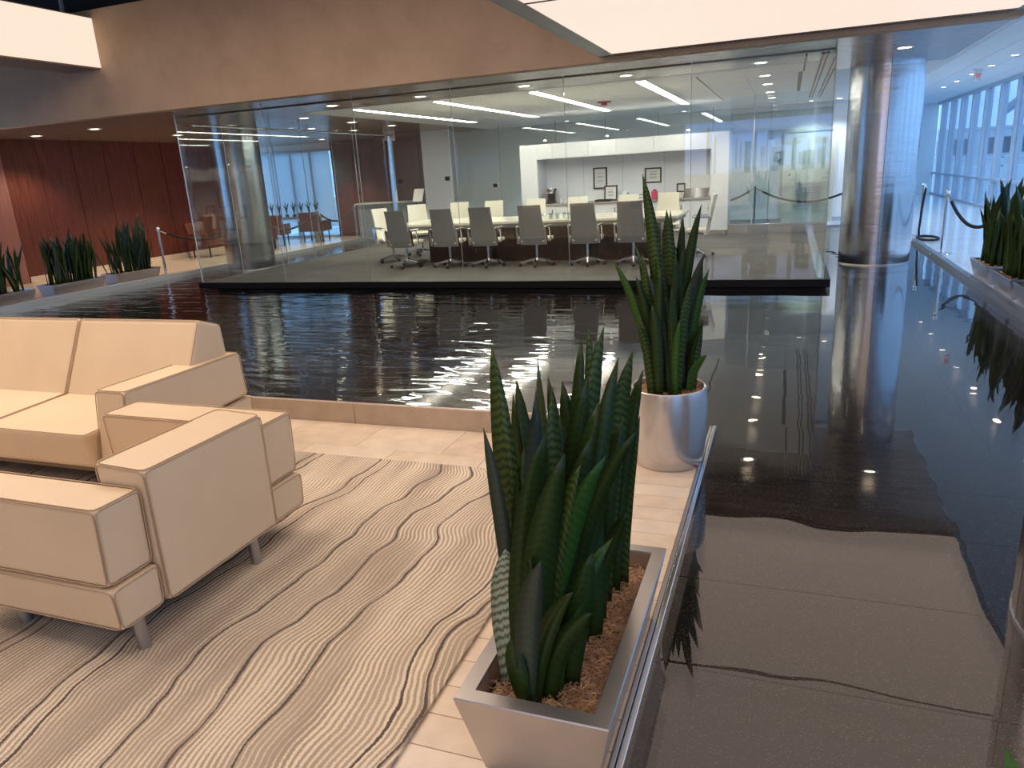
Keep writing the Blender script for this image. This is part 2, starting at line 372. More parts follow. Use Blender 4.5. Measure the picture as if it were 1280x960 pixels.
S(B().box(2.12, 2.2, -4, 15.05, -0.14, 0.045), 'trim_4', 'darksteel', label='steel edge on the right side of the pool', bev=0.004)

pool = T('reflecting_pool', 'dark shallow reflecting pool wrapped around the lounge and glass room', 'pool', (-4, 10, -0.12))
P(B().box(-11.47, 2.2, 4.0, 19.0, -0.2, -0.11), 'basin_floor', 'granite', pool)
gy = [0.45, 1.05, 1.65, 2.25, 2.85, 3.45, 4.0]
for i in range(6):
    P(B().box(-0.40, 2.2, gy[i]+0.002, gy[i+1]-0.002, -0.2, -0.11), 'granite_slab', 'granite', pool, bev=0.002, seg=1)
P(B().box(-0.40, 2.2, 0.45, 4.0, -0.22, -0.201), 'basin_floor', 'dark', pool)
bm = bmesh.new()
def quad(bm, pts): bm.faces.new([bm.verts.new(p) for p in pts])
quad(bm, [(-11.45, 4.13, -0.02), (2.13, 4.13, -0.02), (2.13, 18.9, -0.02), (-11.45, 18.9, -0.02)])
quad(bm, [(-0.37, 0.6, -0.02), (2.13, 0.6, -0.02), (2.13, 4.13, -0.02), (-0.37, 4.13, -0.02)])
bb = B(); bb.b = bm
wt = P(bb, 'water', 'water', pool, world=False); wt.location = (4, -10, 0.12)

# walls
wl = E('wall_left', (-14.5, 0, 0), 'red-brown wood panelled wall left of the pool')
ys = [10.68, 11.46, 12.28, 13.08, 13.93, 14.78, 15.6, 16.42, 17.24, 18.06]
for i in range(9):
    S(B().box(-14.6, -14.5, ys[i]+0.006, ys[i+1]-0.006, 0.0, ZC), 'panel', 'wood1' if i % 2 else 'wood2', wl, bev=0.004, seg=1)
for i in [0] + list(range(5, 12)):
    S(B().box(-14.6, -14.46, 10.66-1.22*(i+1)+0.006, 10.66-1.22*i-0.006, 0.0, ZC), 'panel', 'wood3', wl, bev=0.004, seg=1)
S(B().box(-14.7, -14.6, 9.44, 18.06, 0, 4.6), 'backing', 'dark', wl)
S(B().box(-14.7, -14.6, -4, 4.56, 0, 4.6), 'backing', 'dark', wl)
S(B().box(-14.7, -14.46, 4.56, 9.44, 3.1, 4.6), 'header', 'wood3', wl)
S(B().box(-14.6, -14.46, -4, 4.56, ZC, 4.6), 'header', 'wood3', wl)
S(B().box(-16, -14.5, 18.06, 18.16, 0, ZC), 'wall_left', 'wood2', label='return of the wood wall')
S(B().box(-14.48, -14.46, 10.68, 18.06, 0.0, 0.12), 'baseboard_left', 'tile', label='pale baseboard under the wood wall', bev=0.003)
wb = E('wall_back', (-11.4, 20, 0), 'brown panelled wall at the far left')
for i in range(5):
    S(B().box(-13.1+i*0.74, -12.37+i*0.74, 20.0, 20.1, 0, ZC), 'panel', 'wood2' if i % 2 else 'wood1', wb, bev=0.004, seg=1)
# far left windows
wn = 0
def window(x0, x1, y0, y1, z0, z1, axis, rail=None, lab=None):
    """one bay: two panes, mullion, head, sill and a low rail"""
    global wn
    wn += 1
    w = E('window_%d' % wn, ((x0+x1)/2, (y0+y1)/2, 0), lab)
    if axis == 'y':
        X = x0; m = 0.045
        S(B().box(X-0.05, X+0.13, y0-m, y0+m, z0, z1), 'mullion', 'mullion', w)
        S(B().box(X-0.05, X+0.1, y0+m, y1-m, z0, z0+0.06), 'sill', 'mullion', w)
        S(B().box(X-0.05, X+0.1, y0+m, y1-m, z1-0.07, z1), 'head', 'mullion', w)
        S(B().box(X-0.05, X+0.1, y0+m, y1-m, rail-0.03, rail+0.03), 'rail', 'mullion', w)
        S(B().box(X+0.02, X+0.04, y0+m, y1-m, z0+0.06, rail-0.03), 'pane', 'winglass', w)
        S(B().box(X+0.02, X+0.04, y0+m, y1-m, rail+0.03, z1-0.07), 'pane', 'winglass', w)
    else:
        Y = y0; m = 0.03
        S(B().box(x0-m, x0+m, Y-0.05, Y+0.1, z0, z1), 'mullion', 'mullion', w)
        S(B().box(x0+m, x1-m, Y-0.04, Y+0.08, z0, z0+0.06), 'sill', 'mullion', w)
        S(B().box(x0+m, x1-m, Y-0.04, Y+0.08, z1-0.06, z1), 'head', 'mullion', w)
        S(B().box(x0+m, x1-m, Y+0.01, Y+0.03, z0+0.06, z1-0.06), 'pane', 'winglass', w)
        if Y > 0: S(B().box(x0+m+0.01, x1-m-0.01, Y-0.03, Y-0.025, z0+0.5, z1-0.06), 'blind', 'blind', w)
for i in range(23):
    ya = -4.0+1.55*i
    window(4.85, 4.85, ya, min(ya+1.55, 31.4), 0.0, 3.1, 'y', 0.73, 'bay of the tall window wall on the right')
for i in range(3):
    window(-14.55, -14.55, 4.60+1.6*i, 4.60+1.6*(i+1), 0.0, 3.1, 'y', 0.73, 'bay of tall windows on the far left, outside the picture')
for i in range(2):
    window(2.3+1.25*i, 2.3+1.25*(i+1), -4.08, -4.08, 0.0, 3.1, 'x', None, 'tall window behind the viewer at the end of the window wall')
for i in range(4):
    window(-16+0.725*i, -16+0.725*(i+1), 20.0, 20.0, 0.0, 2.62, 'x', None, 'blue-lit window at the far left')
S(B().box(-16, -13.1, 20.0, 20.1, 2.62, ZC), 'wall_back', 'whitewall', label='strip over the far left windows')
S(B().box(-9.45, 1.4, 20.1, 20.25, 0, ZC), 'wall_back', 'whitewall', label='white corridor wall behind the glass room')
S(B().box(-9.45, 1.4, 20.085, 20.1, 0, 0.1), 'baseboard_back', 'steel', label='steel baseboard of the corridor wall')
S(B().box(1.3, 1.4, 20.25, 31, 0, 3.1), 'wall_left', 'whitewall', label='white side wall of the far corridor')
S(B().box(1.4, 4.85, 31, 31.1, 0, 3.1), 'wall_back', 'whitewall', label='white end wall of the far corridor')
S(B().box(-16, 2.26, -4.15, -4.0, 0, 4.6), 'wall_front', 'soffit', label='plain wall behind the viewer')
S(B().box(-14.6, 2.12, 9.3, 9.5, ZC, 4.32), 'wall_soffit', 'soffit', label='tan plaster soffit over the pool')
S(B().box(2.10, 2.18, -4, 9.3, 3.1, 4.6), 'trim_5', 'soffit', label='tan fascia at the edge of the lounge ceiling')
# ceilings
S(B().box(-16, 2.12, -4.1, 9.6, 5.2, 5.3), 'ceiling', 'black', label='black ceiling void above the lounge')
S(B().box(-14.6, 2.12, 9.5, 9.6, 4.32, 5.2), 'wall_soffit', 'black', label='dark recess above the soffit')
S(B().box(-14.5, 2.10, 9.5, 11.5, ZC, ZC+0.12), 'ceiling', 'woodceil', label='grey-brown wood ceiling strip over the pool')
S(B().box(-16, -8.0, 11.5, 20.1, ZC, ZC+0.12), 'ceiling', 'woodceil', label='wood ceiling over the left walkway')
cw = E('ceiling', (-4.4, 14.3, ZC), 'white panelled ceiling of the glass room')
cx = [-8.0, -6.3, -4.65, -3.0, -1.36, -0.7]
for i in range(5):
    S(B().box(cx[i]+0.004, cx[i+1]-0.004, 11.504, 14.35, ZC-0.004, ZC+0.1), 'panel', 'offwhite', cw)
    S(B().box(cx[i]+0.004, cx[i+1]-0.004, 14.358, 16.85, ZC-0.004, ZC+0.1), 'panel', 'offwhite', cw)
S(B().box(-8.0, -0.7, 16.85, 20.1, ZC, ZC+0.12), 'ceiling', 'offwhite', label='white ceiling strip at the back of the glass room')
S(B().box(-0.7, 0.5, 11.5, 20.1, ZC, ZC+0.12), 'ceiling', 'offwhite', label='ceiling strip with downlights at the right of the glass room')
S(B().box(0.5, 2.10, 11.5, 12.9, ZC, ZC+0.12), 'ceiling', 'woodceil', label='wood ceiling around the steel column')
S(B().box(0.5, 2.10, 12.9, 20.1, ZC, ZC+0.12), 'ceiling', 'offwhite', label='white ceiling behind the steel column')
cr_ = E('ceiling', (3.5, 13, 3.1), 'pale slatted ceiling along the window wall')
for i in range(5):
    S(B().box(2.1+0.56*i+0.006, 2.1+0.56*(i+1)-0.006, -4, 31, 3.1, 3.16), 'slat', 'offwhite', cr_)
S(B().box(1.4, 2.1, 20.25, 31, 3.1, 3.2), 'ceiling', 'offwhite', label='ceiling of the far corridor')
S(B().box(2.06, 2.10, 9.5, 20.25, ZC-0.001, 3.12), 'trim_6', 'offwhite', label='step between wood and pale ceilings')
S(B().box(-9.4, 0.44, 10.30, 10.40, ZC-0.012, ZC+0.01), 'trim_7', 'dark', label='dark slot in the ceiling behind the glass')

# ------------------------------------------------------------------ luminous panels and light box, plus added fill lights out of view
lp = T('ceiling_light_panel', 'huge warm luminous ceiling panel hanging over the pool and ledge', 'light', (0, 5.6, 2.86))
yc = [-3.5, 1.0, 6.0, 9.13]
for i in range(3):
    g = 0.002
    P(B().box(-2.0, 2.03, yc[i]+(g if i == 3 else 0.002), yc[i+1]-(g if i == 2 else 0.002), 2.862, 2.9), 'diffuser', 'panel_e', lp)
P(B().box(-2.19, -2.0, -3.5, 9.28, 2.86, 3.05), 'frame', 'framegrey', lp)
P(B().box(2.03, 2.09, -3.5, 9.28, 2.86, 3.05), 'frame', 'framegrey', lp)
P(B().box(-2.0, 2.03, 9.13, 9.28, 2.86, 3.05), 'frame', 'brown', lp)
P(B().box(-2.0, 2.03, -3.5, 9.13, 2.91, 3.05), 'housing', 'dark', lp)
for y_, w_ in ((6.0, 0.015),):
    P(B().box(-2.0, 2.03, y_-w_, y_+w_, 2.857, 2.8615), 'joint_strip', 'dark', lp)
for x_, y_ in ((-1.6, 2.2), (1.6, 2.2), (-1.6, 8.6), (1.6, 8.6)):
    P(B().cyl((x_, y_, 3.05), (x_, y_, 5.2), 0.012, n=8), 'hanger_rod', 'steel', lp)
lb = T('light_box', 'long luminous box with brown underside jutting from the soffit at top left', 'light', (-10.3, 6, 3.49))
P(B().box(-10.65, -10.01, 2.5, 9.295, 3.49, 4.22), 'body', 'brown', lb)
P(B().box(-10.01, -9.99, 2.5, 9.295, 3.51, 4.2), 'diffuser', 'box_e', lb)
P(B().cyl((-10.45, 9.22, 4.22), (-10.45, 9.22, 5.2), 0.035, n=10), 'hanger_rod', 'framegrey', lb)
P(B().cyl((-10.45, 3.2, 4.22), (-10.45, 3.2, 5.2), 0.035, n=10), 'hanger_rod', 'framegrey', lb)
up = T('ceiling_light_panel', 'unseen warm fill light panel added high above the sofas', 'light', (-5.5, 3, 4.4))  # added fill light above the frame, brightens sofas and rug
P(B().box(-8.6, -2.9, 0.2, 6.4, 4.4, 4.44), 'diffuser', 'fill_e', up)
P(B().box(-8.75, -2.75, 0.05, 6.55, 4.44, 4.6), 'housing', 'framegrey', up)
for x_, y_ in ((-8, 1), (-3.5, 1), (-8, 5.6), (-3.5, 5.6)):
    P(B().cyl((x_, y_, 4.6), (x_, y_, 5.2), 0.012, n=8), 'hanger_rod', 'steel', up)

lr = T('light_box', 'unseen fill light box added along the wall behind the viewer', 'light', (-5.4, -3.4, 4.44))  # added unseen glow, lifts the lounge from behind the camera
P(B().box(-9.8, -1.0, -3.98, -3.01, 4.44, 5.18), 'body', 'brown', lr)
P(B().box(-9.75, -1.05, -3.01, -2.99, 4.46, 5.16), 'diffuser', 'fill_e', lr)

# ------------------------------------------------------------------ conference room shell
pf = T('platform', 'grey carpeted platform with black edge standing in the pool under the glass room', 'platform', (-4.5, 13.5, -0.1))
P(B().box(-9.45, 0.47, 10.03, 18.9, 0.0, 0.085), 'carpet', 'carpet', pf)
P(B().box(-9.5, 0.54, 9.99, 10.03, -0.015, 0.085), 'edge', 'slabedge', pf, bev=0.004)
P(B().box(-9.5, -9.45, 10.03, 18.9, -0.015, 0.085), 'edge', 'slabedge', pf)
P(B().box(0.47, 0.54, 10.03, 18.9, -0.015, 0.085), 'edge', 'slabedge', pf)
P(B().box(-9.3, 0.3, 10.2, 18.8, -0.13, 0.0), 'plinth', 'slabedge', pf)
P(B().box(-9.42, -9.37, 10.05, 18.9, 0.086, 0.10), 'floor_channel', 'steel', pf)
P(B().box(0.38, 0.44, 10.05, 16.4, 0.086, 0.10), 'floor_channel', 'steel', pf)
seams = [-9.44, -7.72, -6.10, -4.51, -2.86, -1.20, 0.45]
gw = E('wall_front', (-4.5, 10.04, 0.085), 'frameless glass wall of the conference room facing the pool')
for i in range(6):
    S(B().box(seams[i]+0.003, seams[i+1]-0.003, 10.035, 10.047, 0.087, ZC), 'pane', 'glass', gw)
for i, x in enumerate(seams[1:-1]):
    S(B().box(x-0.0025, x+0.0025, 10.034, 10.048, 0.087, ZC-0.001), 'silicone_joint', 'framegrey', gw)
S(B().box(-9.452, -9.44, 10.033, 10.049, 0.087, ZC), 'corner_joint', 'mullion', gw)
S(B().box(0.452, 0.462, 10.033, 10.049, 0.087, ZC), 'corner_joint', 'glassedge', gw)
gl = E('wall_left', (-9.44, 14, 0.085), 'left glass wall of the conference room')
yl = [10.05, 11.1, 12.45, 13.4, 14.5, 15.4, 17.0, 18.85]
for i in range(7):
    S(B().box(-9.45, -9.438, yl[i]+0.004, yl[i+1]-0.004, 0.1, ZC), 'pane', 'glass', gl)
for y_ in yl[1:-1]: S(B().box(-9.452, -9.436, y_-0.004, y_+0.004, 0.1, ZC-0.001), 'silicone_joint', 'mullion', gl)
S(B().cyl((-9.36, 10.3, 2.66), (-9.36, 17.1, 2.66), 0.02, n=10), 'track_rail', 'chrome', gl, smooth=True)
S(B().box(-9.40, -9.33, 16.95, 17.05, 0.1, 2.66), 'door_stile', 'chrome', gl)
S(B().tube([(-9.34, 16.7, 1.0), (-9.28, 16.7, 1.0), (-9.28, 16.7, 1.5), (-9.34, 16.7, 1.5)], 0.012, 8), 'door_handle', 'chrome', gl)
gr = E('wall_right', (0.45, 13, 0.085), 'right glass wall of the conference room')
yr = [10.05, 12.1, 14.2, 16.3]
for i in range(3):
    S(B().box(0.44, 0.452, yr[i]+0.004, yr[i+1]-0.004, 0.1, ZC), 'pane', 'glass', gr)
gb = E('wall_back', (-4.5, 18.9, 0), 'rear glass wall of the conference room')
xb = [-8.62, -7.2, -5.64, -4.35, -3.04, -1.75, -0.45, 0.45]
for i in range(7):
    S(B().box(xb[i]+0.006, xb[i+1]-0.006, 18.9, 18.912, 0.085, ZC), 'pane', 'glass', gb)
for x in xb[1:-1]: S(B().box(x-0.006, x+0.006, 18.897, 18.915, 0.085, ZC-0.001), 'silicone_joint', 'framegrey', gb)
S(B().box(-9.44, -8.62, 18.85, 18.95, 0.0, ZC), 'wall_back', 'whitewall', label='white wall panel behind the left end of the table')
br = E('wall_back', (-0.4, 16.38, 0.085), 'stainless plinth and glass at the back right of the conference room')
S(B().box(-1.18, 0.45, 16.35, 16.45, 0.085, 0.285), 'plinth', 'steel', br, bev=0.004)
for x0, x1 in ((-1.18, -0.72), (-0.71, 0.44)):
    S(B().box(x0, x1, 16.39, 16.402, 0.285, ZC), 'pane', 'glass', br)
S(B().box(-0.715, -0.70, 16.385, 16.407, 0.285, ZC-0.001), 'silicone_joint', 'mullion', br)

# steel columns
def column(x, y, lab, top=ZC):
    t = T('column', lab, 'column', (x, y, -0.11), 'stainless steel columns')
    R = 0.49
    for q in range(4):
        a0 = -PI/2 + q*PI/2 + 0.006; b = B(); n = 14; pts = []
        for i in range(n+1):
            a = a0 + (PI/2-0.012)*i/n; pts.append((x+R*math.cos(a), y+R*math.sin(a)))
        inner = [(x+(R-0.02)*math.cos(math.atan2(py-y, px-x)), y+(R-0.02)*math.sin(math.atan2(py-y, px-x))) for px, py in pts[::-1]]
        b.prism(pts+inner, -0.10, top); P(b, 'shell_panel', 'column', t, smooth=True)
    P(B().cyl((x, y, -0.11), (x, y, top), R-0.024, n=40), 'core', 'dark', t, smooth=True)
    P(B().lathe([(R+0.0005, -0.11), (R+0.005, -0.11), (R+0.005, -0.006), (R+0.003, -0.003), (R+0.0005, -0.003)], (x, y, 0), 48, cap=False), 'base_ring', 'leg', t, smooth=True)
    return t
column(1.25, 12.45, 'polished stainless column in the pool right of the glass room')
column(-10.6, 12.75, 'polished stainless column seen behind the left glass wall')
column(1.30, 2.68, 'polished stainless column cut off by the right edge in the foreground', 2.86)

# ------------------------------------------------------------------ lamps
def downlight(x, y, z, lab, spot=0.0, r=0.105, col=(1.0, 0.82, 0.62), grp='recessed downlights'):
    t = T('downlight', lab, 'light', (x, y, z), grp)
    P(B().lathe([(r*0.72, 0.01), (r*0.75, -0.006), (r, -0.008), (r+0.02, -0.002), (r+0.02, 0.01)], (x, y, z), 24, cap=False), 'trim_ring', 'offwhite', t, smooth=True)
    P(B().cyl((x, y, z-0.003), (x, y, z+0.02), r*0.74, n=20), 'lens', 'down_e', t)
    if spot:
        l = bpy.data.lights.new('downlight_lamp', 'SPOT'); l.energy = spot; l.color = col; l.spot_size = 2.0; l.spot_blend = 0.6; l.shadow_soft_size = 0.06
        lo = bpy.data.objects.new('lamp', l); C.objects.link(lo); lo.location = (0, 0, -0.03); lo.parent = t
for i, x in enumerate((-7.0, -5.4, -3.7, -2.2)):
    downlight(x, 10.9, ZC, '%s downlight from the left in the row just behind the glass' % ('first', 'second', 'third', 'fourth')[i], L_SPOT*0.3)
for i, y in enumerate((11.0, 12.75, 14.2, 15.95, 17.5)):
    downlight(-0.42, y, ZC, '%s downlight in the receding row at the right of the glass room' % ('nearest', 'second nearest', 'middle', 'fourth', 'farthest')[i], L_SPOT*0.4 if i in (1, 3) else 0)
downlight(1.27, 10.95, ZC, 'downlight in the wood ceiling in front of the steel column', L_SPOT*0.4)
for i, (x, y) in enumerate(((-12.0, 10.75), (-13.7, 10.9))):
    downlight(x, y, ZC, 'downlight in the wood ceiling at the %s above the wood wall' % ('right' if i == 0 else 'left'), L_SPOT*0.5)
for i, (x, y) in enumerate(((-8.6, 12.4), (-8.68, 14.2), (-8.7, 15.95), (-10.1, 14.8), (-10.0, 16.4), (-12.6, 13.4), (-12.6, 16.0), (-12.4, 18.6))):
    downlight(x, y, ZC, ('near', 'middle', 'far')[i % 3] + ' downlight over the left side of the ' + ('glass room' if i < 3 else 'walkway') + ', number %s along' % ('one', 'two', 'three', 'four', 'five', 'six', 'seven', 'eight')[i], L_SPOT if i >= 3 else 0)
for i, y in enumerate((9.0, 10.8, 12.6, 14.6, 16.4, 18.1, 19.8, 21.5, 23.2)):
    downlight(3.68, y, 3.1, '%s downlight in the pale ceiling along the window wall' % ('nearest', 'second', 'third', 'fourth', 'fifth', 'sixth', 'seventh', 'eighth', 'farthest')[i], 70, 0.08, (0.66, 0.83, 1.0))
for i, x in enumerate((-7.08, -5.53, -3.85, -2.15)):
    t = T('strip_light', '%s long white light strip from the left in the conference ceiling' % ('first', 'second', 'third', 'fourth')[i], 'light', (x, 14.4, ZC), 'conference light strips')
    P(B().box(x-0.075, x+0.075, 11.8, 17.05, ZC-0.012, ZC+0.02), 'diffuser', 'strip_e', t)
    P(B().box(x-0.095, x-0.077, 11.78, 17.07, ZC-0.014, ZC+0.02), 'frame', 'offwhite', t)
    P(B().box(x+0.077, x+0.095, 11.78, 17.07, ZC-0.014, ZC+0.02), 'frame', 'offwhite', t)
for i, x in enumerate((-5.5, -2.5, 0.4, 1.0)):
    downlight(x, 19.5, ZC, '%s downlight in the corridor behind the glass room' % ('leftmost', 'second', 'third', 'rightmost')[i], 80, 0.08, (0.85, 0.93, 1.0))
# ceiling slots, detector, exit signs
for i, (x0, x1, y0, y1, lab) in enumerate(((0.32, 0.345, 10.6, 18.4, 'left of the two long black ceiling slots at the right'), (0.375, 0.40, 10.6, 18.4, 'right of the two long black ceiling slots at the right'),
      (0.06, 0.12, 12.65, 16.2, 'short framed air slot left of the long black slots'), (-1.375, -1.345, 12.0, 17.0, 'single thin dark ceiling slot right of the last light strip'), (0.12, 0.145, 10.6, 12.55, 'thin dark joint slot near the front glass'))):
    t = T('air_slot', lab, 'vent', ((x0+x1)/2, (y0+y1)/2, ZC))
    P(B().box(x0, x1, y0, y1, ZC-0.009, ZC+0.01), 'slot', 'dark', t)
    P(B().box(x0-0.008, x0, y0, y1, ZC-0.011, ZC+0.01), 'flange', 'offwhite', t); P(B().box(x1, x1+0.008, y0, y1, ZC-0.011, ZC+0.01), 'flange', 'offwhite', t)
t = T('alarm_strobe', 'red round alarm on the conference ceiling between two light strips', 'alarm', (-3.4, 14.74, ZC))
P(B().lathe([(0.0, -0.02), (0.13, -0.02), (0.14, -0.004), (0.0, -0.004)], (-3.4, 14.74, ZC-0.001), 20), 'base', 'redplastic', t, smooth=True)
P(B().lathe([(0.0, -0.075), (0.05, -0.07), (0.06, -0.022), (0.0, -0.022)], (-3.4, 14.74, ZC-0.001), 16), 'strobe_lens', 'redplastic', t, smooth=True)
def textmesh(s, size, mat, parent, mtx, name='lettering'):
    cu = bpy.data.curves.new(name, 'FONT'); cu.body = s; cu.size = size; cu.align_x = 'CENTER'; cu.align_y = 'CENTER'; cu.extrude = 0.002
    tmp = bpy.data.objects.new('tmp', cu); C.objects.link(tmp); bpy.context.view_layer.update()
    me = bpy.data.meshes.new_from_object(tmp.evaluated_get(bpy.context.evaluated_depsgraph_get())); bpy.data.objects.remove(tmp)
    me.materials.clear(); me.materials.append(M[mat]); o = bpy.data.objects.new(name, me); C.objects.link(o); o.parent = parent; o.matrix_local = mtx
    return o
M['exit_e'] = emit('exit_red', (1.0, 0.06, 0.06), 0.5)
def exit_sign(x, y, z, lab):
    t = T('exit_sign', lab, 'sign', (x, y, z), 'exit signs')
    P(B().box(x-0.16, x+0.16, y-0.012, y+0.012, z-0.24, z-0.03), 'plate', 'paper', t)
    P(B().box(x-0.17, x+0.17, y-0.025, y+0.025, z-0.03, z), 'canopy', 'offwhite', t)
    textmesh('EXIT', 0.12, 'exit_e', t, Matrix.Translation((0, -0.015, -0.135)) @ Matrix.Rotation(PI/2, 4, 'X'))
    return t
exit_sign(-9.7, 17.6, ZC, 'small red exit sign hanging beyond the left glass wall').rotation_euler.z = 1.1
exit_sign(3.55, 18.6, 3.1, 'small red exit sign hanging from the pale ceiling by the windows').rotation_euler.z = 1.0

# ------------------------------------------------------------------ rug, sofa, armchair
tag(P(B().box(-6.9, -0.985, 0.3, 3.52, 0.0, 0.013), 'rug', 'rug', bev=0.004), 'large beige rug with wavy cream and dark stripes in the lounge', 'rug')
def cushion(name, parent, pts, bev=0.022, mat='leather'):
    return P(B().hexa(pts), name, mat, parent, bev=bev, seg=4)
def pipe(parent, pts, r=0.0026):
    return P(B().tube(pts, r, 6), 'piping', 'stitch', parent, smooth=True)
def bx(x0, x1, y0, y1, z0, z1): return [(x0, y0, z0), (x1, y0, z0), (x1, y1, z0), (x0, y1, z0), (x0, y0, z1), (x1, y0, z1), (x1, y1, z1), (x0, y1, z1)]
def inset_loop(pts, i, z=0.0):  # piping along the border of a face given by four corner indices
    q = [Vector(pts[j]) for j in i]; c = sum(q, Vector())/4
    out = []
    for a in range(4):
        p, n, l = q[a], q[(a+1) % 4], q[a-1]
        e1 = (n-p).normalized(); e2 = (l-p).normalized()
        for s_ in (0.03, 0.012, 0.006):
            pass
        out += [p+e2*0.03+e1*0.004, p+(e1+e2)*0.010, p+e1*0.03+e2*0.004]
    return out
def pipeloop(parent, pts, idx, off):
    lp_ = inset_loop(pts, idx); o = Vector(off)
    return P(B().tube([p+o for p in lp_], 0.0026, 6, closed=True), 'piping', 'stitch', parent, smooth=True)

ac = T('armchair', 'cream leather armchair on grey legs seen from behind on the rug', 'armchair', (-2.55, 2.12, 0.013))
z0 = 0.013
for nm, ya, yb in (('near', 1.585, 1.785), ('far', 2.435, 2.655)):
    up_ = [(-3.02, ya, 0.312), (-2.135, ya+0.004, 0.306), (-2.135, yb, 0.306), (-3.02, yb, 0.312), (-3.05, ya+0.006, 0.60), (-2.125, ya+0.006, 0.597), (-2.125, yb, 0.597), (-3.05, yb, 0.60)]
    a = cushion('armrest', ac, up_, 0.02)
    pipeloop(a, up_, (4, 5, 6, 7), (0, 0, 0.001)); pipeloop(a, up_, (1, 2, 6, 5), (0.001, 0, 0)); pipeloop(a, up_, (0, 1, 5, 4), (0, -0.001, 0))
    lo_ = [(-2.99, ya+0.008, 0.135), (-2.12, ya+0.008, 0.135), (-2.12, yb, 0.135), (-2.99, yb, 0.135), (-3.02, ya-0.004, 0.298), (-2.115, ya-0.004, 0.298), (-2.115, yb+0.002, 0.298), (-3.02, yb, 0.298)]
    a = cushion('arm_base', ac, lo_, 0.018)
    pipeloop(a, lo_, (1, 2, 6, 5), (0.001, 0, 0)); pipeloop(a, lo_, (0, 1, 5, 4), (0, -0.001, 0))
bk = [(-2.30, 1.792, 0.14), (-2.10, 1.792, 0.14), (-2.10, 2.43, 0.14), (-2.30, 2.43, 0.14), (-2.335, 1.792, 0.672), (-2.10, 1.792, 0.66), (-2.10, 2.43, 0.66), (-2.335, 2.43, 0.672)]
a = cushion('backrest', ac, bk, 0.02)
pipeloop(a, bk, (1, 2, 6, 5), (0.001, 0, 0)); pipeloop(a, bk, (4, 5, 6, 7), (0, 0, 0.001)); pipeloop(a, bk, (0, 1, 5, 4), (0, -0.001, 0))
st = bx(-2.98, -2.33, 1.795, 2.428, 0.14, 0.285); a = cushion('seat_cushion', ac, st, 0.03); pipeloop(a, st, (4, 5, 6, 7), (0, 0, 0.001))
P(B().box(-2.9, -2.2, 1.62, 2.60, 0.115, 0.139), 'seat_frame', 'dark', ac)
for x, y in ((-2.14, 1.68), (-2.135, 2.30), (-2.75, 1.68), (-2.75, 2.55)):
    P(B().cyl((x, y, z0), (x-0.008, y, 0.16), 0.0225, n=20), 'leg', 'leg', ac, smooth=True)

so = T('sofa', 'cream leather sofa with thick arms in front of the pool curb', 'sofa', (-4.6, 3.1, 0.013))
xs = [-6.02, -5.02, -4.22, -3.42]; xs = [-5.82, -5.02, -4.22, -3.41]
for i in range(3):
    x0, x1 = xs[i]+0.004, xs[i+1]-0.004
    st = [(x0, 2.64, 0.20), (x1, 2.64, 0.20), (x1, 3.30, 0.20), (x0, 3.30, 0.20), (x0, 2.60, 0.405), (x1, 2.60, 0.405), (x1, 3.22, 0.43), (x0, 3.22, 0.43)]
    a = cushion('seat_cushion', so, st, 0.03); pipeloop(a, st, (4, 5, 6, 7), (0, 0, 0.0)); 
    xe = x1 if i < 2 else -3.26
    bk = [(x0, 3.15, 0.40), (xe, 3.15, 0.40), (xe, 3.58, 0.36), (x0, 3.58, 0.36), (x0, 3.375, 0.865), (xe, 3.375, 0.865), (xe, 3.555, 0.80), (x0, 3.555, 0.80)]
    a = cushion('back_cushion', so, bk, 0.03); pipeloop(a, bk, (0, 1, 5, 4), (0, -0.002, 0)); pipeloop(a, bk, (4, 5, 6, 7), (0, 0, 0.0))
for xa, xb_ in ((-3.405, -3.20), (-6.03, -5.825)):
    up_ = [(xa, 2.70, 0.335), (xb_, 2.70, 0.335), (xb_, 3.62, 0.335), (xa, 3.62, 0.335), (xa, 2.715, 0.62), (xb_, 2.715, 0.62), (xb_, 3.60, 0.615), (xa, 3.60, 0.615)]
    if xa > -4: up_[0] = (xa, 2.66, 0.22); up_[1] = (xb_, 2.66, 0.30)
    a = cushion('armrest', so, up_, 0.02); pipeloop(a, up_, (4, 5, 6, 7), (0, 0, 0.001)); pipeloop(a, up_, (1, 2, 6, 5), (0.001, 0, 0)); pipeloop(a, up_, (0, 1, 5, 4), (0, -0.001, 0))
    lo_ = bx(xa+0.004, xb_+0.012, 2.66, 3.63, 0.15, 0.215 if xa > -4 else 0.32)
    lo_ = [(xa, 2.72, 0.15), (xb_+0.01, 2.72, 0.15), (xb_+0.01, 3.62, 0.15), (xa, 3.62, 0.15), (xa, 2.70, 0.21), (xb_+0.012, 2.70, 0.285), (xb_+0.012, 3.64, 0.325), (xa, 3.64, 0.325)]
    a = cushion('arm_base', so, lo_, 0.015); pipeloop(a, lo_, (1, 2, 6, 5), (0.001, 0, 0))
P(B().box(-5.82, -3.42, 3.56, 3.63, 0.15, 0.72), 'back_panel', 'leather', so, bev=0.015)
P(B().box(-5.9, -3.3, 2.72, 3.6, 0.145, 0.20), 'seat_frame', 'brown', so)
for x in (-5.85, -3.36):
    for y in (2.8, 3.5): P(B().cyl((x, y, z0 if y < 3.52 else 0), (x, y, 0.16), 0.0225, n=16), 'leg', 'leg', so, smooth=True)

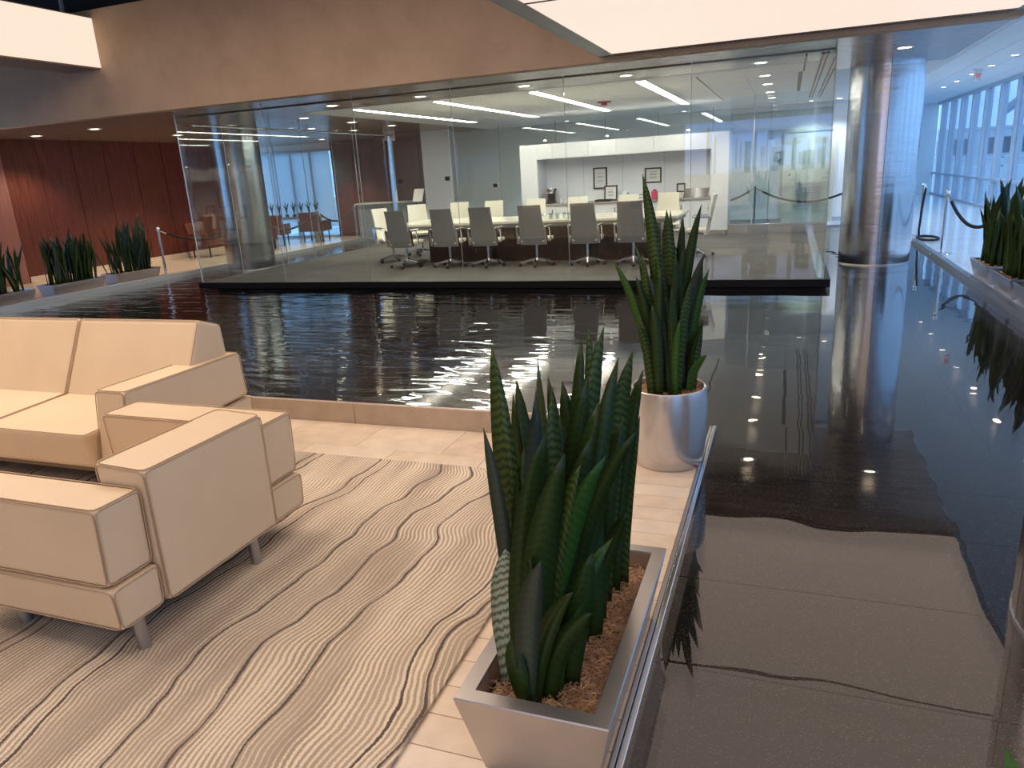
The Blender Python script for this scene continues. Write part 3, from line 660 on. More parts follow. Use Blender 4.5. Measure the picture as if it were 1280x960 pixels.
# ------------------------------------------------------------------ snake plants
def leaf_bm(base, tip, width, tow, bow=0.0, twist=0.3, n=10, thick=0.010):
    b = bmesh.new(); uvl = b.loops.layers.uv.new('UVMap')
    base = Vector(base); tip = Vector(tip); L = (tip-base).length
    ctrl = base + Vector((0, 0, L*0.55)) + (tip-base)*0.05 + Vector(tow)*bow
    rows = []
    for i in range(n+1):
        t = i/n
        p = base*(1-t)**2 + ctrl*2*t*(1-t) + tip*t*t
        d = (2*(1-t)*(ctrl-base) + 2*t*(tip-ctrl)).normalized()
        side = d.cross(Vector(tow)); 
        if side.length < 1e-4: side = Vector((1, 0, 0))
        side.normalize(); nrm = side.cross(d).normalized()
        a = twist*(t-0.3); side, nrm = side*math.cos(a)+nrm*math.sin(a), nrm*math.cos(a)-side*math.sin(a)
        w = width*(0.62+0.38*min(1, t/0.38)) if t < 0.38 else width*max(0.015, 1-((t-0.38)/0.62)**3.6)
        th = thick*(1-0.75*t)*min(1, w/width+0.1)
        if nrm.dot(Vector(tow)) < 0: nrm = -nrm
        rows.append((t*L, [(b.verts.new(p-side*w/2), 0), (b.verts.new(p-nrm*w*0.13), 0.5), (b.verts.new(p+side*w/2), 1), (b.verts.new(p-nrm*(w*0.13+th)), 0.5)]))
    for i in range(n):
        v0, A = rows[i]; v1, Bv = rows[i+1]
        for j in range(4):
            k2 = (j+1) % 4
            f = b.faces.new((A[j][0], A[k2][0], Bv[k2][0], Bv[j][0]))
            for l, (u, v) in zip(f.loops, ((A[j][1], v0), (A[k2][1], v0), (Bv[k2][1], v1), (Bv[j][1], v1))): l[uvl].uv = (u, v)
    b.faces.new([a[0] for a in rows[0][1]][::-1]); b.faces.new([a[0] for a in rows[-1][1]])
    w = B(); w.b = b; return w
def fibres(x0, x1, y0, y1, z, n, seed, inside=None):
    r = random.Random(seed); b = B(); k = 0
    while k < n:
        x, y = r.uniform(x0, x1), r.uniform(y0, y1)
        if inside and not inside(x, y): continue
        k += 1
        a = r.uniform(0, 2*PI); L = r.uniform(0.012, 0.045); cu = r.uniform(-3, 3); zz = z + r.uniform(-0.004, 0.014)
        p = Vector((x, y, zz)); pts = [p.copy()]; tl = r.uniform(-0.5, 0.6)
        for i in range(4):
            a += cu*0.3; p = p + Vector((math.cos(a)*L/4, math.sin(a)*L/4, tl*L/4*(1 if i < 2 else -1))); pts.append(p.copy())
        b.tube(pts, r.uniform(0.0006, 0.0014), 3)
    return b
def mound(x0, x1, y0, y1, z, amp, seed, nx=12, ny=24):
    r = random.Random(seed); b = bmesh.new()
    g = [[b.verts.new((x0+(x1-x0)*i/nx, y0+(y1-y0)*j/ny, z + r.uniform(-amp, amp))) for j in range(ny+1)] for i in range(nx+1)]
    for i in range(nx):
        for j in range(ny): b.faces.new((g[i][j], g[i+1][j], g[i+1][j+1], g[i][j+1]))
    bo = [b.verts.new(p) for p in ((x0, y0, z-0.05), (x1, y0, z-0.05), (x1, y1, z-0.05), (x0, y1, z-0.05))]
    b.faces.new(bo[::-1])
    w = B(); w.b = b; return w
def trough(b, x0, x1, y0, y1, z0, z1, wall, taper, depth):
    """tapered rectangular planter shell with a thick rim"""
    def ring(ax0, ax1, ay0, ay1, z): return [b.b.verts.new(p) for p in ((ax0, ay0, z), (ax1, ay0, z), (ax1, ay1, z), (ax0, ay1, z))]
    R = [ring(x0+taper, x1-taper, y0+taper, y1-taper, z0), ring(x0+taper*0.04, x1-taper*0.04, y0+taper*0.04, y1-taper*0.04, z1-0.012), ring(x0, x1, y0, y1, z1-0.004), ring(x0+0.003, x1-0.003, y0+0.003, y1-0.003, z1),
         ring(x0+wall, x1-wall, y0+wall, y1-wall, z1), ring(x0+wall+0.004, x1-wall-0.004, y0+wall+0.004, y1-wall-0.004, z1-0.006), ring(x0+wall+0.012, x1-wall-0.012, y0+wall+0.012, y1-wall-0.012, z1-depth)]
    for i in range(len(R)-1): b.bridge(R[i], R[i+1])
    b.b.faces.new(R[0][::-1]); b.b.faces.new(R[-1]); return b

RECT = [
(-0.734,1.780,1.161, -0.675,1.720, 0.062,'b'),(-0.740,1.700,0.951, -0.665,1.660, 0.038,'g'),(-0.759,1.800,0.815, -0.660,1.780, 0.030,'d'),(-0.751,2.000,0.999, -0.655,1.860, 0.050,'d'),(-0.707,1.850,1.001, -0.660,1.800, 0.045,'d'),(-0.713,2.100,1.040, -0.630,1.950, 0.050,'d'),(-0.620,1.800,1.034, -0.640,1.750, 0.030,'g'),(-0.698,2.150,0.969, -0.620,2.050, 0.045,'d'),(-0.666,2.200,0.940, -0.600,2.100, 0.060,'d'),(-0.569,2.100,1.114, -0.585,2.000, 0.045,'d'),(-0.585,2.250,1.127, -0.560,2.150, 0.035,'b'),(-0.476,2.000,1.167, -0.560,1.900, 0.055,'b'),(-0.425,1.950,1.090, -0.530,1.850, 0.050,'d'),(-0.424,2.150,1.061, -0.520,2.100, 0.062,'b'),(-0.402,2.200,0.988, -0.500,2.160, 0.050,'d'),(-0.335,1.750,0.952, -0.560,1.800, 0.045,'d'),(-0.591,1.850,1.019, -0.590,1.800, 0.055,'b'),(-0.585,1.700,1.044, -0.610,1.720, 0.055,'n'),(-0.537,1.620,0.980, -0.635,1.620, 0.075,'d'),(-0.485,1.600,0.937, -0.600,1.600, 0.070,'d'),(-0.446,1.600,0.911, -0.575,1.620, 0.055,'b'),(-0.403,1.680,0.904, -0.575,1.620, 0.060,'B'),(-0.575,1.560,0.665, -0.625,1.600, 0.045,'d'),(-0.527,1.500,0.690, -0.605,1.555, 0.058,'g'),(-0.641,1.550,0.418, -0.615,1.560, 0.048,'d'),(-0.666,1.620,0.641, -0.672,1.630, 0.085,'v'),(-0.464,1.550,0.585, -0.590,1.570, 0.045,'d'),(-0.429,1.600,0.500, -0.555,1.600, 0.050,'d'),(-0.405,1.750,0.640, -0.545,1.630, 0.040,'B'),(-0.396,1.900,0.645, -0.500,1.920, 0.040,'d'),(-0.456,1.850,0.996, -0.560,1.780, 0.055,'d'),(-0.500,1.900,1.047, -0.580,1.850, 0.060,'d'),(-0.433,2.050,0.884, -0.510,2.000, 0.055,'d'),(-0.646,1.750,0.880, -0.650,1.700, 0.060,'d'),(-0.447,1.720,0.940, -0.560,1.700, 0.060,'d'),(-0.427,1.850,0.763, -0.530,1.750, 0.050,'d'),(-0.617,2.000,0.889, -0.600,1.950, 0.060,'d'),(-0.413,2.200,0.835, -0.480,2.220, 0.045,'b'),(-0.497,1.700,0.821, -0.590,1.700, 0.055,'d'),(-0.719,2.000,0.883, -0.640,2.000, 0.050,'d'),
]
ROUND = [
(-0.699,3.850,1.558, -0.600,3.860, 0.075,'b'),(-0.586,3.900,1.373, -0.565,3.900, 0.085,'b'),(-0.581,4.000,1.366, -0.560,4.000, 0.050,'d'),(-0.410,3.900,1.394, -0.530,3.920, 0.060,'d'),(-0.514,4.000,1.331, -0.540,4.000, 0.060,'d'),(-0.386,3.850,1.155, -0.500,3.880, 0.060,'g'),(-0.408,4.000,1.066, -0.480,3.950, 0.070,'d'),(-0.366,3.900,1.071, -0.475,3.920, 0.050,'B'),(-0.860,3.850,1.126, -0.660,3.850, 0.055,'B'),(-0.769,4.000,1.187, -0.620,3.950, 0.055,'b'),(-0.661,4.000,1.210, -0.590,4.000, 0.050,'g'),(-0.728,3.800,1.047, -0.635,3.830, 0.060,'d'),(-0.666,3.780,1.066, -0.545,3.780, 0.050,'g'),(-0.490,3.850,1.181, -0.545,3.860, 0.065,'d'),(-0.535,3.750,0.992, -0.530,3.770, 0.055,'d'),(-0.748,3.850,0.812, -0.650,3.800, 0.035,'g'),(-0.446,3.800,1.025, -0.510,3.800, 0.060,'b'),(-0.615,3.900,1.095, -0.585,3.880, 0.060,'b'),(-0.385,3.850,0.808, -0.470,3.880, 0.030,'d'),(-0.637,3.750,0.909, -0.600,3.750, 0.060,'d'),(-0.493,3.740,0.829, -0.515,3.760, 0.045,'B'),(-0.812,4.000,0.863, -0.630,4.020, 0.050,'d'),
]
def tow_from(p):   # leaves fan out towards the open side of the planter, roughly facing the lounge
    return Vector((0.15, -1, 0.1))
def add_leaves(t, L, zb, seed, wf=1.22):
    r = random.Random(seed)
    for (tx, ty, tz, bx_, by, w, k_) in L:
        tow = Vector((r.uniform(-0.25, 0.55), -1, 0.0)).normalized()
        P(leaf_bm((bx_, by, zb), (tx, ty, tz), w*wf, tow, r.uniform(-0.03, 0.05), r.uniform(-0.7, 0.7)), 'leaf', 'lf_'+k_, t, smooth=False).data.polygons.foreach_set('use_smooth', [True]*40 + [False, False])

pl = T('potted_snake_plant', 'dense snake plant in a long tapered pewter trough in the foreground', 'plant', (-0.57, 1.94, 0.0), 'snake plants')
P(trough(B(), -0.785, -0.360, 1.468, 2.41, 0.0, 0.262, 0.046, 0.055, 0.085), 'planter', 'pewter', pl, bev=0.0)
P(B().box(-0.732, -0.413, 1.522, 2.356, 0.165, 0.18), 'liner', 'liner', pl)
P(mound(-0.725, -0.42, 1.53, 2.35, 0.198, 0.012, 3, 14, 36), 'mulch', 'mulch', pl, smooth=True)
P(fibres(-0.72, -0.425, 1.535, 2.345, 0.205, 2600, 5), 'mulch_fibre', 'fibre', pl, kind='stuff')
r = random.Random(5)
EXTRA = []
for i in range(26):
    bx_, by = r.uniform(-0.68, -0.50), r.uniform(1.60, 2.25); a = r.uniform(-0.09, 0.11)
    EXTRA.append((bx_+a, by+r.uniform(-0.08, 0.08), r.uniform(0.55, 0.98), bx_, by, r.uniform(0.045, 0.065), r.choice('dddddddbn')))
add_leaves(pl, RECT + EXTRA, 0.19, 11)
pr = T('potted_snake_plant', 'tall snake plant in a round pearl silver pot at the corner of the ledge', 'plant', (-0.565, 3.88, 0.0), 'snake plants')
prof = [(0.0, 0.0), (0.178, 0.0), (0.188, 0.012), (0.200, 0.10), (0.209, 0.22), (0.212, 0.32), (0.207, 0.415), (0.203, 0.437), (0.198, 0.441), (0.190, 0.438), (0.188, 0.42), (0.190, 0.37), (0.0, 0.37)]
P(B().lathe(prof, (-0.572, 3.88, 0), 56, cap=False), 'pot', 'pearl', pr, smooth=True)
P(B().lathe([(0.0, 0.40), (0.10, 0.412), (0.16, 0.405), (0.186, 0.39), (0.186, 0.372), (0.0, 0.371)], (-0.572, 3.88, 0), 24, cap=False), 'mulch', 'mulch', pr, smooth=True)
P(fibres(-0.76, -0.385, 3.69, 4.07, 0.408, 1100, 8, lambda x, y: (x+0.572)**2+(y-3.88)**2 < 0.177**2), 'mulch_fibre', 'fibre', pr, kind='stuff')
EXTRA = []
for i in range(22):
    an, rr = r.uniform(0, 2*PI), r.uniform(0.02, 0.13); bx_, by = -0.572+rr*math.cos(an), 3.88+rr*math.sin(an)
    EXTRA.append((bx_+0.6*(bx_+0.572)+r.uniform(-0.05, 0.05), by+r.uniform(-0.06, 0.06), r.uniform(0.75, 1.2), bx_, by, r.uniform(0.05, 0.07), r.choice('dddbg')))
add_leaves(pr, ROUND + EXTRA, 0.40, 12, 0.95)
P(leaf_bm((-0.455, 3.84, 0.42), (-0.365, 3.84, 0.625), 0.045, (0.2, -1, 0.3), 0.0, 0.6), 'leaf', 'lf_B', pr)

# trough planters further away share leaf meshes
leafmesh = []
r = random.Random(21)
for i in range(8):
    h = r.uniform(0.50, 0.86); lean = r.uniform(-0.14, 0.14)
    o = P(leaf_bm((0, 0, 0), (lean, r.uniform(-0.08, 0.08), h), r.uniform(0.05, 0.075), Vector((r.uniform(-0.5, 0.5), -1, 0)).normalized(), r.uniform(-0.03, 0.04), r.uniform(-0.8, 0.8), 7), 'leaf', 'lf_'+('d', 'd', 'n', 'd', 'b', 'd', 'd', 'g')[i])
    o.data.polygons.foreach_set('use_smooth', [True]*28+[False]*2); leafmesh.append(o.data); bpy.data.objects.remove(o)
def far_plant(x, y, L, wd, zr, lab, n, seed, lo=0.0, hi=1.0, tilt=None):
    t = T('potted_snake_plant', lab, 'plant', (x, y, 0.0), 'snake plants')
    P(trough(B(), x-wd/2, x+wd/2, y-L/2, y+L/2, 0.0, zr, 0.03, 0.05, 0.05), 'planter', 'alum', t)
    P(B().box(x-wd/2+0.045, x+wd/2-0.045, y-L/2+0.045, y+L/2-0.045, zr-0.045, zr-0.02), 'mulch', 'mulch', t)
    r = random.Random(seed)
    for i in range(n):
        o = bpy.data.objects.new('leaf', r.choice(leafmesh)); C.objects.link(o); o.parent = t
        yy = -L/2+0.09 + (L-0.18)*(lo+(hi-lo)*r.random())
        o.location = (r.uniform(-wd/2+0.08, wd/2-0.08), yy, zr-0.03)
        e = [r.gauss(0, 0.08), r.gauss(0, 0.09), r.uniform(0, 2*PI)]
        if tilt: e = [tilt[0]*yy/L*2 + r.gauss(0, 0.08), tilt[1]+r.gauss(0, 0.08), r.uniform(-0.4, 0.4)]
        o.rotation_euler = e; s_ = r.uniform(0.9, 1.3); o.scale = (s_, s_, s_)
far_plant(-11.86, 8.12, 1.07, 0.40, 0.21, 'leftmost snake plant trough across the pool, cut by the picture edge', 56, 31)
far_plant(-11.86, 9.50, 1.07, 0.40, 0.21, 'middle of the three snake plant troughs before the wood wall', 62, 32)
far_plant(-11.86, 10.80, 1.07, 0.40, 0.21, 'snake plant trough beside the stanchion, right of the three at the wood wall', 54, 33, tilt=(-0.25, 0.0))
far_plant(2.40, 10.45, 0.90, 0.36, 0.22, 'farthest snake plant trough on the right edge of the pool', 52, 34)
far_plant(2.40, 9.42, 0.86, 0.36, 0.22, 'middle snake plant trough on the right edge of the pool', 54, 35)
far_plant(2.40, 8.45, 0.86, 0.36, 0.22, 'nearest snake plant trough on the right, cut by the picture edge', 44, 36)
fp = T('potted_snake_plant', 'snake plant of which only a green leaf tip shows at the bottom right corner', 'plant', (0.30, 0.42, 0.0), 'snake plants')
P(B().lathe(prof, (0.30, 0.36, 0), 32, cap=False), 'pot', 'pearl', fp, smooth=True)
P(leaf_bm((0.28, 0.38, 0.37), (0.2205, 0.70, 1.040), 0.10, (0.0, -1, 0.6), 0.0, 0.1), 'leaf', 'lf_B', fp)
for a in range(7):
    an = a*0.9; P(leaf_bm((0.30+0.08*math.cos(an), 0.36+0.08*math.sin(an), 0.37), (0.30+0.15*math.cos(an), 0.34+0.12*math.sin(an), 0.75+0.02*a), 0.055, (0.2, -1, 0), 0.0, 0.3), 'leaf', 'lf_d', fp)

# ------------------------------------------------------------------ conference furniture
tb = T('conference_table', 'long cream marble conference table on a dark mahogany base', 'table', (-3.95, 12.7, 0.085))
P(B().box(-6.75, -1.62, 11.98, 13.4, 0.765, 0.805), 'tabletop', 'marble', tb, bev=0.006)
P(B().box(-6.70, -1.67, 12.02, 13.36, 0.70, 0.764), 'apron', 'greychair', tb)
for x0, x1 in ((-6.2, -4.95), (-4.75, -3.2), (-3.0, -1.95)):
    P(B().box(x0, x1, 12.35, 13.05, 0.0855, 0.70), 'pedestal', 'mahog', tb, bev=0.005, seg=1)
P(B().box(-6.2, -1.95, 12.55, 12.85, 0.086, 0.55), 'stretcher', 'mahog', tb)

def chair_proto(name, label, shell):
    t = T(name, label, 'chair', (0, 0, 0), 'conference chairs')
    k_ = dict(world=False)
    # curved back shell, rear at -Y
    b = B(); n = 6; rows = []
    for j in range(6):
        z = 0.36 + j*0.128; yb = -0.20 - 0.13*(j/5)**1.2; w = 0.225 - 0.008*(j if j < 4 else 4)
        if j == 0: yb = -0.17
        fr = []; bk_ = []
        for i in range(n+1):
            u = -1 + 2*i/n; x = w*u; dy = 0.035*u*u
            fr.append(b.b.verts.new((x, yb+dy+0.012, z))); bk_.append(b.b.verts.new((x, yb+dy-0.018, z)))
        rows.append(fr+bk_[::-1])
    for j in range(5): b.bridge(rows[j], rows[j+1])
    b.b.faces.new(rows[0][::-1]); b.b.faces.new(rows[-1])
    P(b, 'backrest', shell, t, smooth=True, **k_)
    b = B(); rows = []
    P(B().hexa([(-0.21, -0.19, 0.40), (0.21, -0.19, 0.40), (0.22, 0.26, 0.41), (-0.22, 0.26, 0.41), (-0.21, -0.19, 0.45), (0.21, -0.19, 0.45), (0.22, 0.27, 0.47), (-0.22, 0.27, 0.47)]), 'seat', 'cream', t, bev=0.02, seg=3, **k_)
    for s in (-1, 1):
        x = s*0.245
        a_ = P(B().tube([(s*0.20, 0.05, 0.40), (x, 0.05, 0.41), (x, 0.02, 0.45), (x, -0.02, 0.60), (x, -0.04, 0.635), (x, -0.10, 0.645), (x, -0.20, 0.64)], 0.012, 8), 'armrest', 'chrome', t, smooth=True, **k_)
        P(B().box(x-0.022, x+0.022, -0.24, 0.06, 0.645, 0.668), 'arm_pad', 'chrome', a_, bev=0.008, **k_)
        P(B().hexa([(x-0.014, -0.215, 0.38), (x+0.014, -0.215, 0.38), (x+0.014, -0.16, 0.38), (x-0.014, -0.16, 0.38), (x-0.014, -0.26, 0.645), (x+0.014, -0.26, 0.645), (x+0.014, -0.20, 0.645), (x-0.014, -0.20, 0.645)]), 'arm_strut', 'chrome', t, **k_)
    P(B().cyl((0, 0, 0.09), (0, 0, 0.39), 0.024, n=14), 'gas_lift', 'chrome', t, smooth=True, **k_)
    P(B().box(-0.10, 0.10, -0.12, 0.12, 0.375, 0.40), 'mechanism', 'dark', t, bev=0.008, **k_)
    for i in range(5):
        a = -PI/2 + 0.2 + i*2*PI/5; c_, s_ = math.cos(a), math.sin(a); px, py = -s_, c_
        def q(rr, ww, z): return (c_*rr+px*ww, s_*rr+py*ww, z)
        P(B().hexa([q(0.0, -0.024, 0.09), q(0.29, -0.013, 0.058), q(0.29, 0.013, 0.058), q(0.0, 0.024, 0.09), q(0.0, -0.024, 0.14), q(0.29, -0.013, 0.078), q(0.29, 0.013, 0.078), q(0.0, 0.024, 0.14)]), 'base_leg', 'chrome', t, **k_)
        P(B().cyl(q(0.285, -0.022, 0.028), q(0.285, 0.022, 0.028), 0.028, n=12), 'caster', 'dark', t, smooth=True, **k_)
    return t
ch = chair_proto('office_chair', 'x', 'greychair'); ZS = 0.085; first = True
ords = ('leftmost', 'second from left', 'third from left', 'fourth from left', 'fifth from left', 'rightmost')
for i, (x, rz) in enumerate(((-6.34, -0.05), (-5.49, 0.03), (-4.77, 0.0), (-3.90, -0.02), (-3.03, 0.02), (-2.28, 0.0))):
    lab = '%s grey backed swivel chair in the near row along the marble table' % ords[i]
    if first: ch.location = (x, 11.72, ZS); ch.rotation_euler.z = rz; ch['label'] = lab; first = False
    else: dup(ch, (x, 11.72, ZS), rz, lab)
cc = chair_proto('office_chair', 'cream swivel chair at the far side of the table, leftmost of that row', 'cream')
cc.location = (-6.25, 13.72, ZS); cc.rotation_euler.z = PI+0.05
for i, x in enumerate((-5.52, -4.62, -3.78, -2.8, -2.07)):
    dup(cc, (x, 13.72, ZS), PI+(-0.04, 0.03, 0.0, 0.02, -0.02)[i], 'cream swivel chair at the far side of the table, %s of that row' % ('second from left', 'third from left', 'fourth from left', 'fifth from left', 'rightmost')[i])
dup(cc, (-1.42, 12.62, ZS), PI/2+0.1, 'cream swivel chair seen from the side at the right end of the table')
dup(cc, (-7.1, 12.6, ZS), -PI/2-0.3, 'cream swivel chair at the left end of the table, nearest the left glass')
dup(cc, (-7.0, 13.65, ZS), -PI/2-0.9, 'cream swivel chair turned at the far left corner of the table')

# credenza with niche
cb = T('credenza', 'long white built-in credenza with upper cabinets and a lit niche behind the table', 'cabinet', (-3.5, 16.8, 0.085))
Y0, Y1, YB = 16.38, 17.15, 17.05
P(B().box(-5.75, -5.35, Y0, Y1, 0.18, 2.17), 'side_panel', 'white', cb); P(B().box(-1.54, -1.19, Y0, Y1, 0.18, 2.17), 'side_panel', 'white', cb)
P(B().box(-5.35, -1.54, YB, Y1, 0.18, 2.17), 'back_panel', 'whitewall', cb)
xd = [-5.35, -4.98, -4.16, -3.54, -2.72, -2.10, -1.54]
for i in range(6):
    P(B().box(xd[i]+0.003, xd[i+1]-0.003, Y0, Y0+0.02, 1.855, 2.17), 'upper_door', 'white', cb)
    d = P(B().box(xd[i]+0.003, xd[i+1]-0.003, Y0+0.02, Y0+0.04, 0.19, 0.82), 'lower_door', 'white', cb)
    P(B().box(xd[i+1]-0.06, xd[i+1]-0.045, Y0+0.005, Y0+0.02, 0.60, 0.74), 'handle', 'chrome', d)
P(B().box(-5.35, -1.54, Y0+0.02, YB, 1.84, 1.855), 'niche_top', 'white', cb)
P(B().box(-5.35, -1.54, Y0+0.022, YB, 2.15, 2.17), 'cabinet_top', 'white', cb)
P(B().box(-5.35, -1.54, Y0-0.01, YB, 0.825, 0.865), 'counter', 'greychair', cb, bev=0.003)
for xx in (-4.45, -3.54, -2.6): P(B().box(xx-0.003, xx+0.003, YB-0.003, YB, 0.866, 1.84), 'panel_joint', 'ink', cb)
P(B().box(-5.70, -1.24, Y0+0.04, Y1, 0.0855, 0.18), 'toe_kick', 'steel', cb)
for i, x in enumerate((-5.1, -3.7, -2.0)):
    t = T('puck_light', '%s small spot washing the upper cabinet doors' % ('left', 'middle', 'right')[i], 'light', (x, Y0-0.12, 2.25), 'cabinet spots')
    P(B().cyl((x, Y0-0.12, 2.23), (x, Y0-0.12, 2.25), 0.03, n=12), 'lens', 'down_e', t); P(B().tube([(x, Y0-0.12, 2.255), (x, Y0+0.05, 2.255), (x, Y0+0.05, 2.165)], 0.008, 6), 'bracket', 'chrome', t)
def frame(x0, x1, y, z0, z1, lab, lean=0.0, marks=True):
    t = T('picture_frame', lab, 'picture', ((x0+x1)/2, y, z0), 'framed certificates')
    w = 0.03; mid = (x0+x1)/2
    for a in ((x0, x1, z0, z0+w), (x0, x1, z1-w, z1), (x0, x0+w, z0+w, z1-w), (x1-w, x1, z0+w, z1-w)): P(B().box(a[0], a[1], y-0.025, y, a[2], a[3]), 'frame_bar', 'dark', t)
    pp = P(B().box(x0+w, x1-w, y-0.008, y, z0+w, z1-w), 'paper', 'paper', t)
    if marks:
        b = B(); H_ = z1-z0
        for f_ in (0.30, 0.38, 0.52, 0.58, 0.72): b.box(mid-(x1-x0)*0.22, mid+(x1-x0)*0.22, y-0.0095, y-0.008, z0+H_*f_, z0+H_*f_+0.012)
        P(b, 'print', 'ink', pp)
    if lean: t.rotation_euler.x = lean
    return t
frame(-4.22, -3.90, YB-0.003, 1.13, 1.60, 'tall black framed certificate on the niche wall')
frame(-3.04, -2.67, YB-0.003, 1.20, 1.53, 'wide black framed certificate on the niche wall')
frame(-3.92, -3.62, 16.80, 0.866, 1.20, 'small black frame leaning on the counter', lean=-0.12)
ct = 0.865
t = T('coffee_machine', 'black and silver coffee machine on the counter at the left of the niche', 'coffee machine', (-5.14, 16.7, ct))
P(B().box(-5.22, -5.06, 16.66, 16.9, ct, ct+0.33), 'body', 'dark', t, bev=0.02); P(B().box(-5.22, -5.06, 16.5, 16.66, ct, ct+0.03), 'drip_tray', 'dark', t, bev=0.006)
P(B().box(-5.215, -5.065, 16.54, 16.66, ct+0.22, ct+0.34), 'brew_head', 'chrome', t, bev=0.015); P(B().cyl((-5.14, 16.58, ct+0.17), (-5.14, 16.58, ct+0.22), 0.016, n=10), 'spout', 'dark', t); P(B().box(-5.055, -5.0, 16.7, 16.88, ct, ct+0.28), 'water_tank', 'steel', t, bev=0.01)
cup = T('cup', 'x', 'cup', (0, 0, 0), 'white cups beside the coffee machine')
P(B().lathe([(0.0, 0), (0.028, 0), (0.036, 0.09), (0.033, 0.09), (0.026, 0.006), (0, 0.006)], (0, 0, 0), 14, cap=False), 'bowl', 'white', cup, smooth=True, world=False); P(B().lathe([(0.036, 0.084), (0.039, 0.09), (0.036, 0.094)], (0, 0, 0), 14, cap=False), 'rim', 'white', cup, world=False)
cup.location = (-4.88, 16.6, ct); cup['label'] = 'leftmost white cup beside the coffee machine'
for i in range(3): dup(cup, (-4.79+i*0.09, 16.6, ct), 0, '%s white cup from the coffee machine' % ('second', 'third', 'fourth')[i])
for i, x in enumerate((-5.28, -5.24)):
    t = T('jar', '%s small dark jar at the left end of the counter' % ('left', 'right')[i], 'jar', (x, 16.85, ct)); P(B().cyl((x, 16.85, ct), (x, 16.85, ct+0.06), 0.016, n=10), 'body', 'dark', t); P(B().cyl((x, 16.85, ct+0.061), (x, 16.85, ct+0.075), 0.017, n=10), 'lid', 'chrome', t)
t = T('tray', 'black tray lying on the counter below the leaning frame', 'tray', (-3.85, 16.5, ct)); P(B().box(-4.05, -3.70, 16.42, 16.62, ct, ct+0.015), 'base', 'dark', t); P(B().box(-4.05, -3.70, 16.42, 16.435, ct+0.015, ct+0.05), 'lip', 'dark', t); P(B().box(-4.05, -3.70, 16.605, 16.62, ct+0.015, ct+0.05), 'lip', 'dark', t)
t = T('paper_box', 'white box of papers on the counter right of the leaning frame', 'box', (-3.36, 16.7, ct)); P(B().box(-3.46, -3.36, 16.6, 16.8, ct, ct+0.16), 'body', 'paper', t, bev=0.004); P(B().box(-3.465, -3.355, 16.595, 16.805, ct+0.161, ct+0.18), 'lid', 'white', t)
t = T('magazine_stack', 'grey flat stack on the counter right of the white box', 'magazines', (-3.1, 16.7, ct))
for i in range(4): P(B().box(-3.28+0.01*(i % 2), -2.92+0.008*i, 16.6, 16.84, ct+0.03*i, ct+0.028+0.03*i), 'magazine', 'ink' if i % 2 else 'paper', t)
t = T('tissue_box', 'pink box on the counter behind the tall round pot plant', 'box', (-2.77, 16.7, ct)); P(B().box(-2.83, -2.71, 16.62, 16.8, ct, ct+0.17), 'body', 'pink', t, bev=0.01); P(B().box(-2.80, -2.74, 16.66, 16.76, ct+0.171, ct+0.21), 'tissue', 'pink', t, bev=0.008)
frame(-2.31, -2.12, 16.86, 0.98, 1.17, 'small dark photo frame standing on a riser at the right of the counter', marks=False)
t = T('display_stand', 'small white riser under the dark photo frame', 'stand', (-2.2, 16.86, ct)); P(B().box(-2.30, -2.13, 16.80, 16.92, ct, ct+0.10), 'block', 'white', t); P(B().box(-2.31, -2.12, 16.79, 16.93, ct+0.101, ct+0.113), 'top', 'white', t)
for i, (x0, x1) in enumerate(((-2.14, -1.96), (-1.90, -1.62))):
    t = T('tablet', '%s dark screen propped on the counter at the right' % ('narrower left', 'wider right')[i], 'screen', ((x0+x1)/2, 16.6, ct), None); 
    P(B().hexa([(x0, 16.58, ct), (x1, 16.58, ct), (x1, 16.60, ct), (x0, 16.60, ct), (x0+0.03, 16.66, ct+0.19), (x1+0.03, 16.66, ct+0.19), (x1+0.03, 16.68, ct+0.19), (x0+0.03, 16.68, ct+0.19)]), 'panel', 'screen', t); P(B().box((x0+x1)/2-0.03, (x0+x1)/2+0.03, 16.68, 16.76, ct, ct+0.01), 'foot', 'dark', t)
# things on the table
tt = 0.805
gmat = glass('drinking_glass', (0.85, 0.9, 0.88), 0.08); M['dglass'] = gmat
gl_ = T('drinking_glass', 'x', 'glass', (-3.78, 12.2, tt), 'glasses on the table')
P(B().lathe([(0, 0), (0.028, 0), (0.033, 0.10), (0.030, 0.10), (0.026, 0.01), (0, 0.01)], (0, 0, 0), 14, cap=False), 'tumbler', 'dglass', gl_, smooth=True, world=False)
gl_['label'] = 'leftmost clear tumbler on the marble table'
for i in range(5): dup(gl_, (-3.66+0.1*i, 12.2+0.06*(i % 2), tt), 0, '%s clear tumbler from the left on the marble table' % ('second', 'third', 'fourth', 'fifth', 'sixth')[i])
t = T('tray', 'silver tray at the far side of the marble table', 'tray', (-4.3, 13.2, tt)); P(B().lathe([(0, 0), (0.15, 0), (0.17, 0.02), (0.165, 0.02), (0.148, 0.006), (0, 0.006)], (-4.3, 13.2, tt), 24, cap=False), 'dish', 'chrome', t, smooth=True); P(B().cyl((-4.36, 13.2, tt+0.007), (-4.36, 13.2, tt+0.14), 0.035, 0.025, 12), 'carafe', 'white', t, smooth=True)
for i, (x, z, lab) in enumerate(((-7.35, 1.30, 'dark thermostat on the grey glass behind the near chairs'), (-8.72, 1.55, 'dark wall panel on the white wall at the left of the glass room'))):
    yy = 18.895 if i == 0 else 18.848
    t = T('thermostat', lab, 'thermostat', (x, yy, z)); P(B().box(x-0.08, x+0.08, yy-0.03, yy, z-0.06, z+0.06), 'case', 'white' if i == 0 else 'framegrey', t, bev=0.006); P(B().box(x-0.065, x+0.055, yy-0.032, yy-0.03, z-0.05, z+0.05), 'display', 'screen', t)

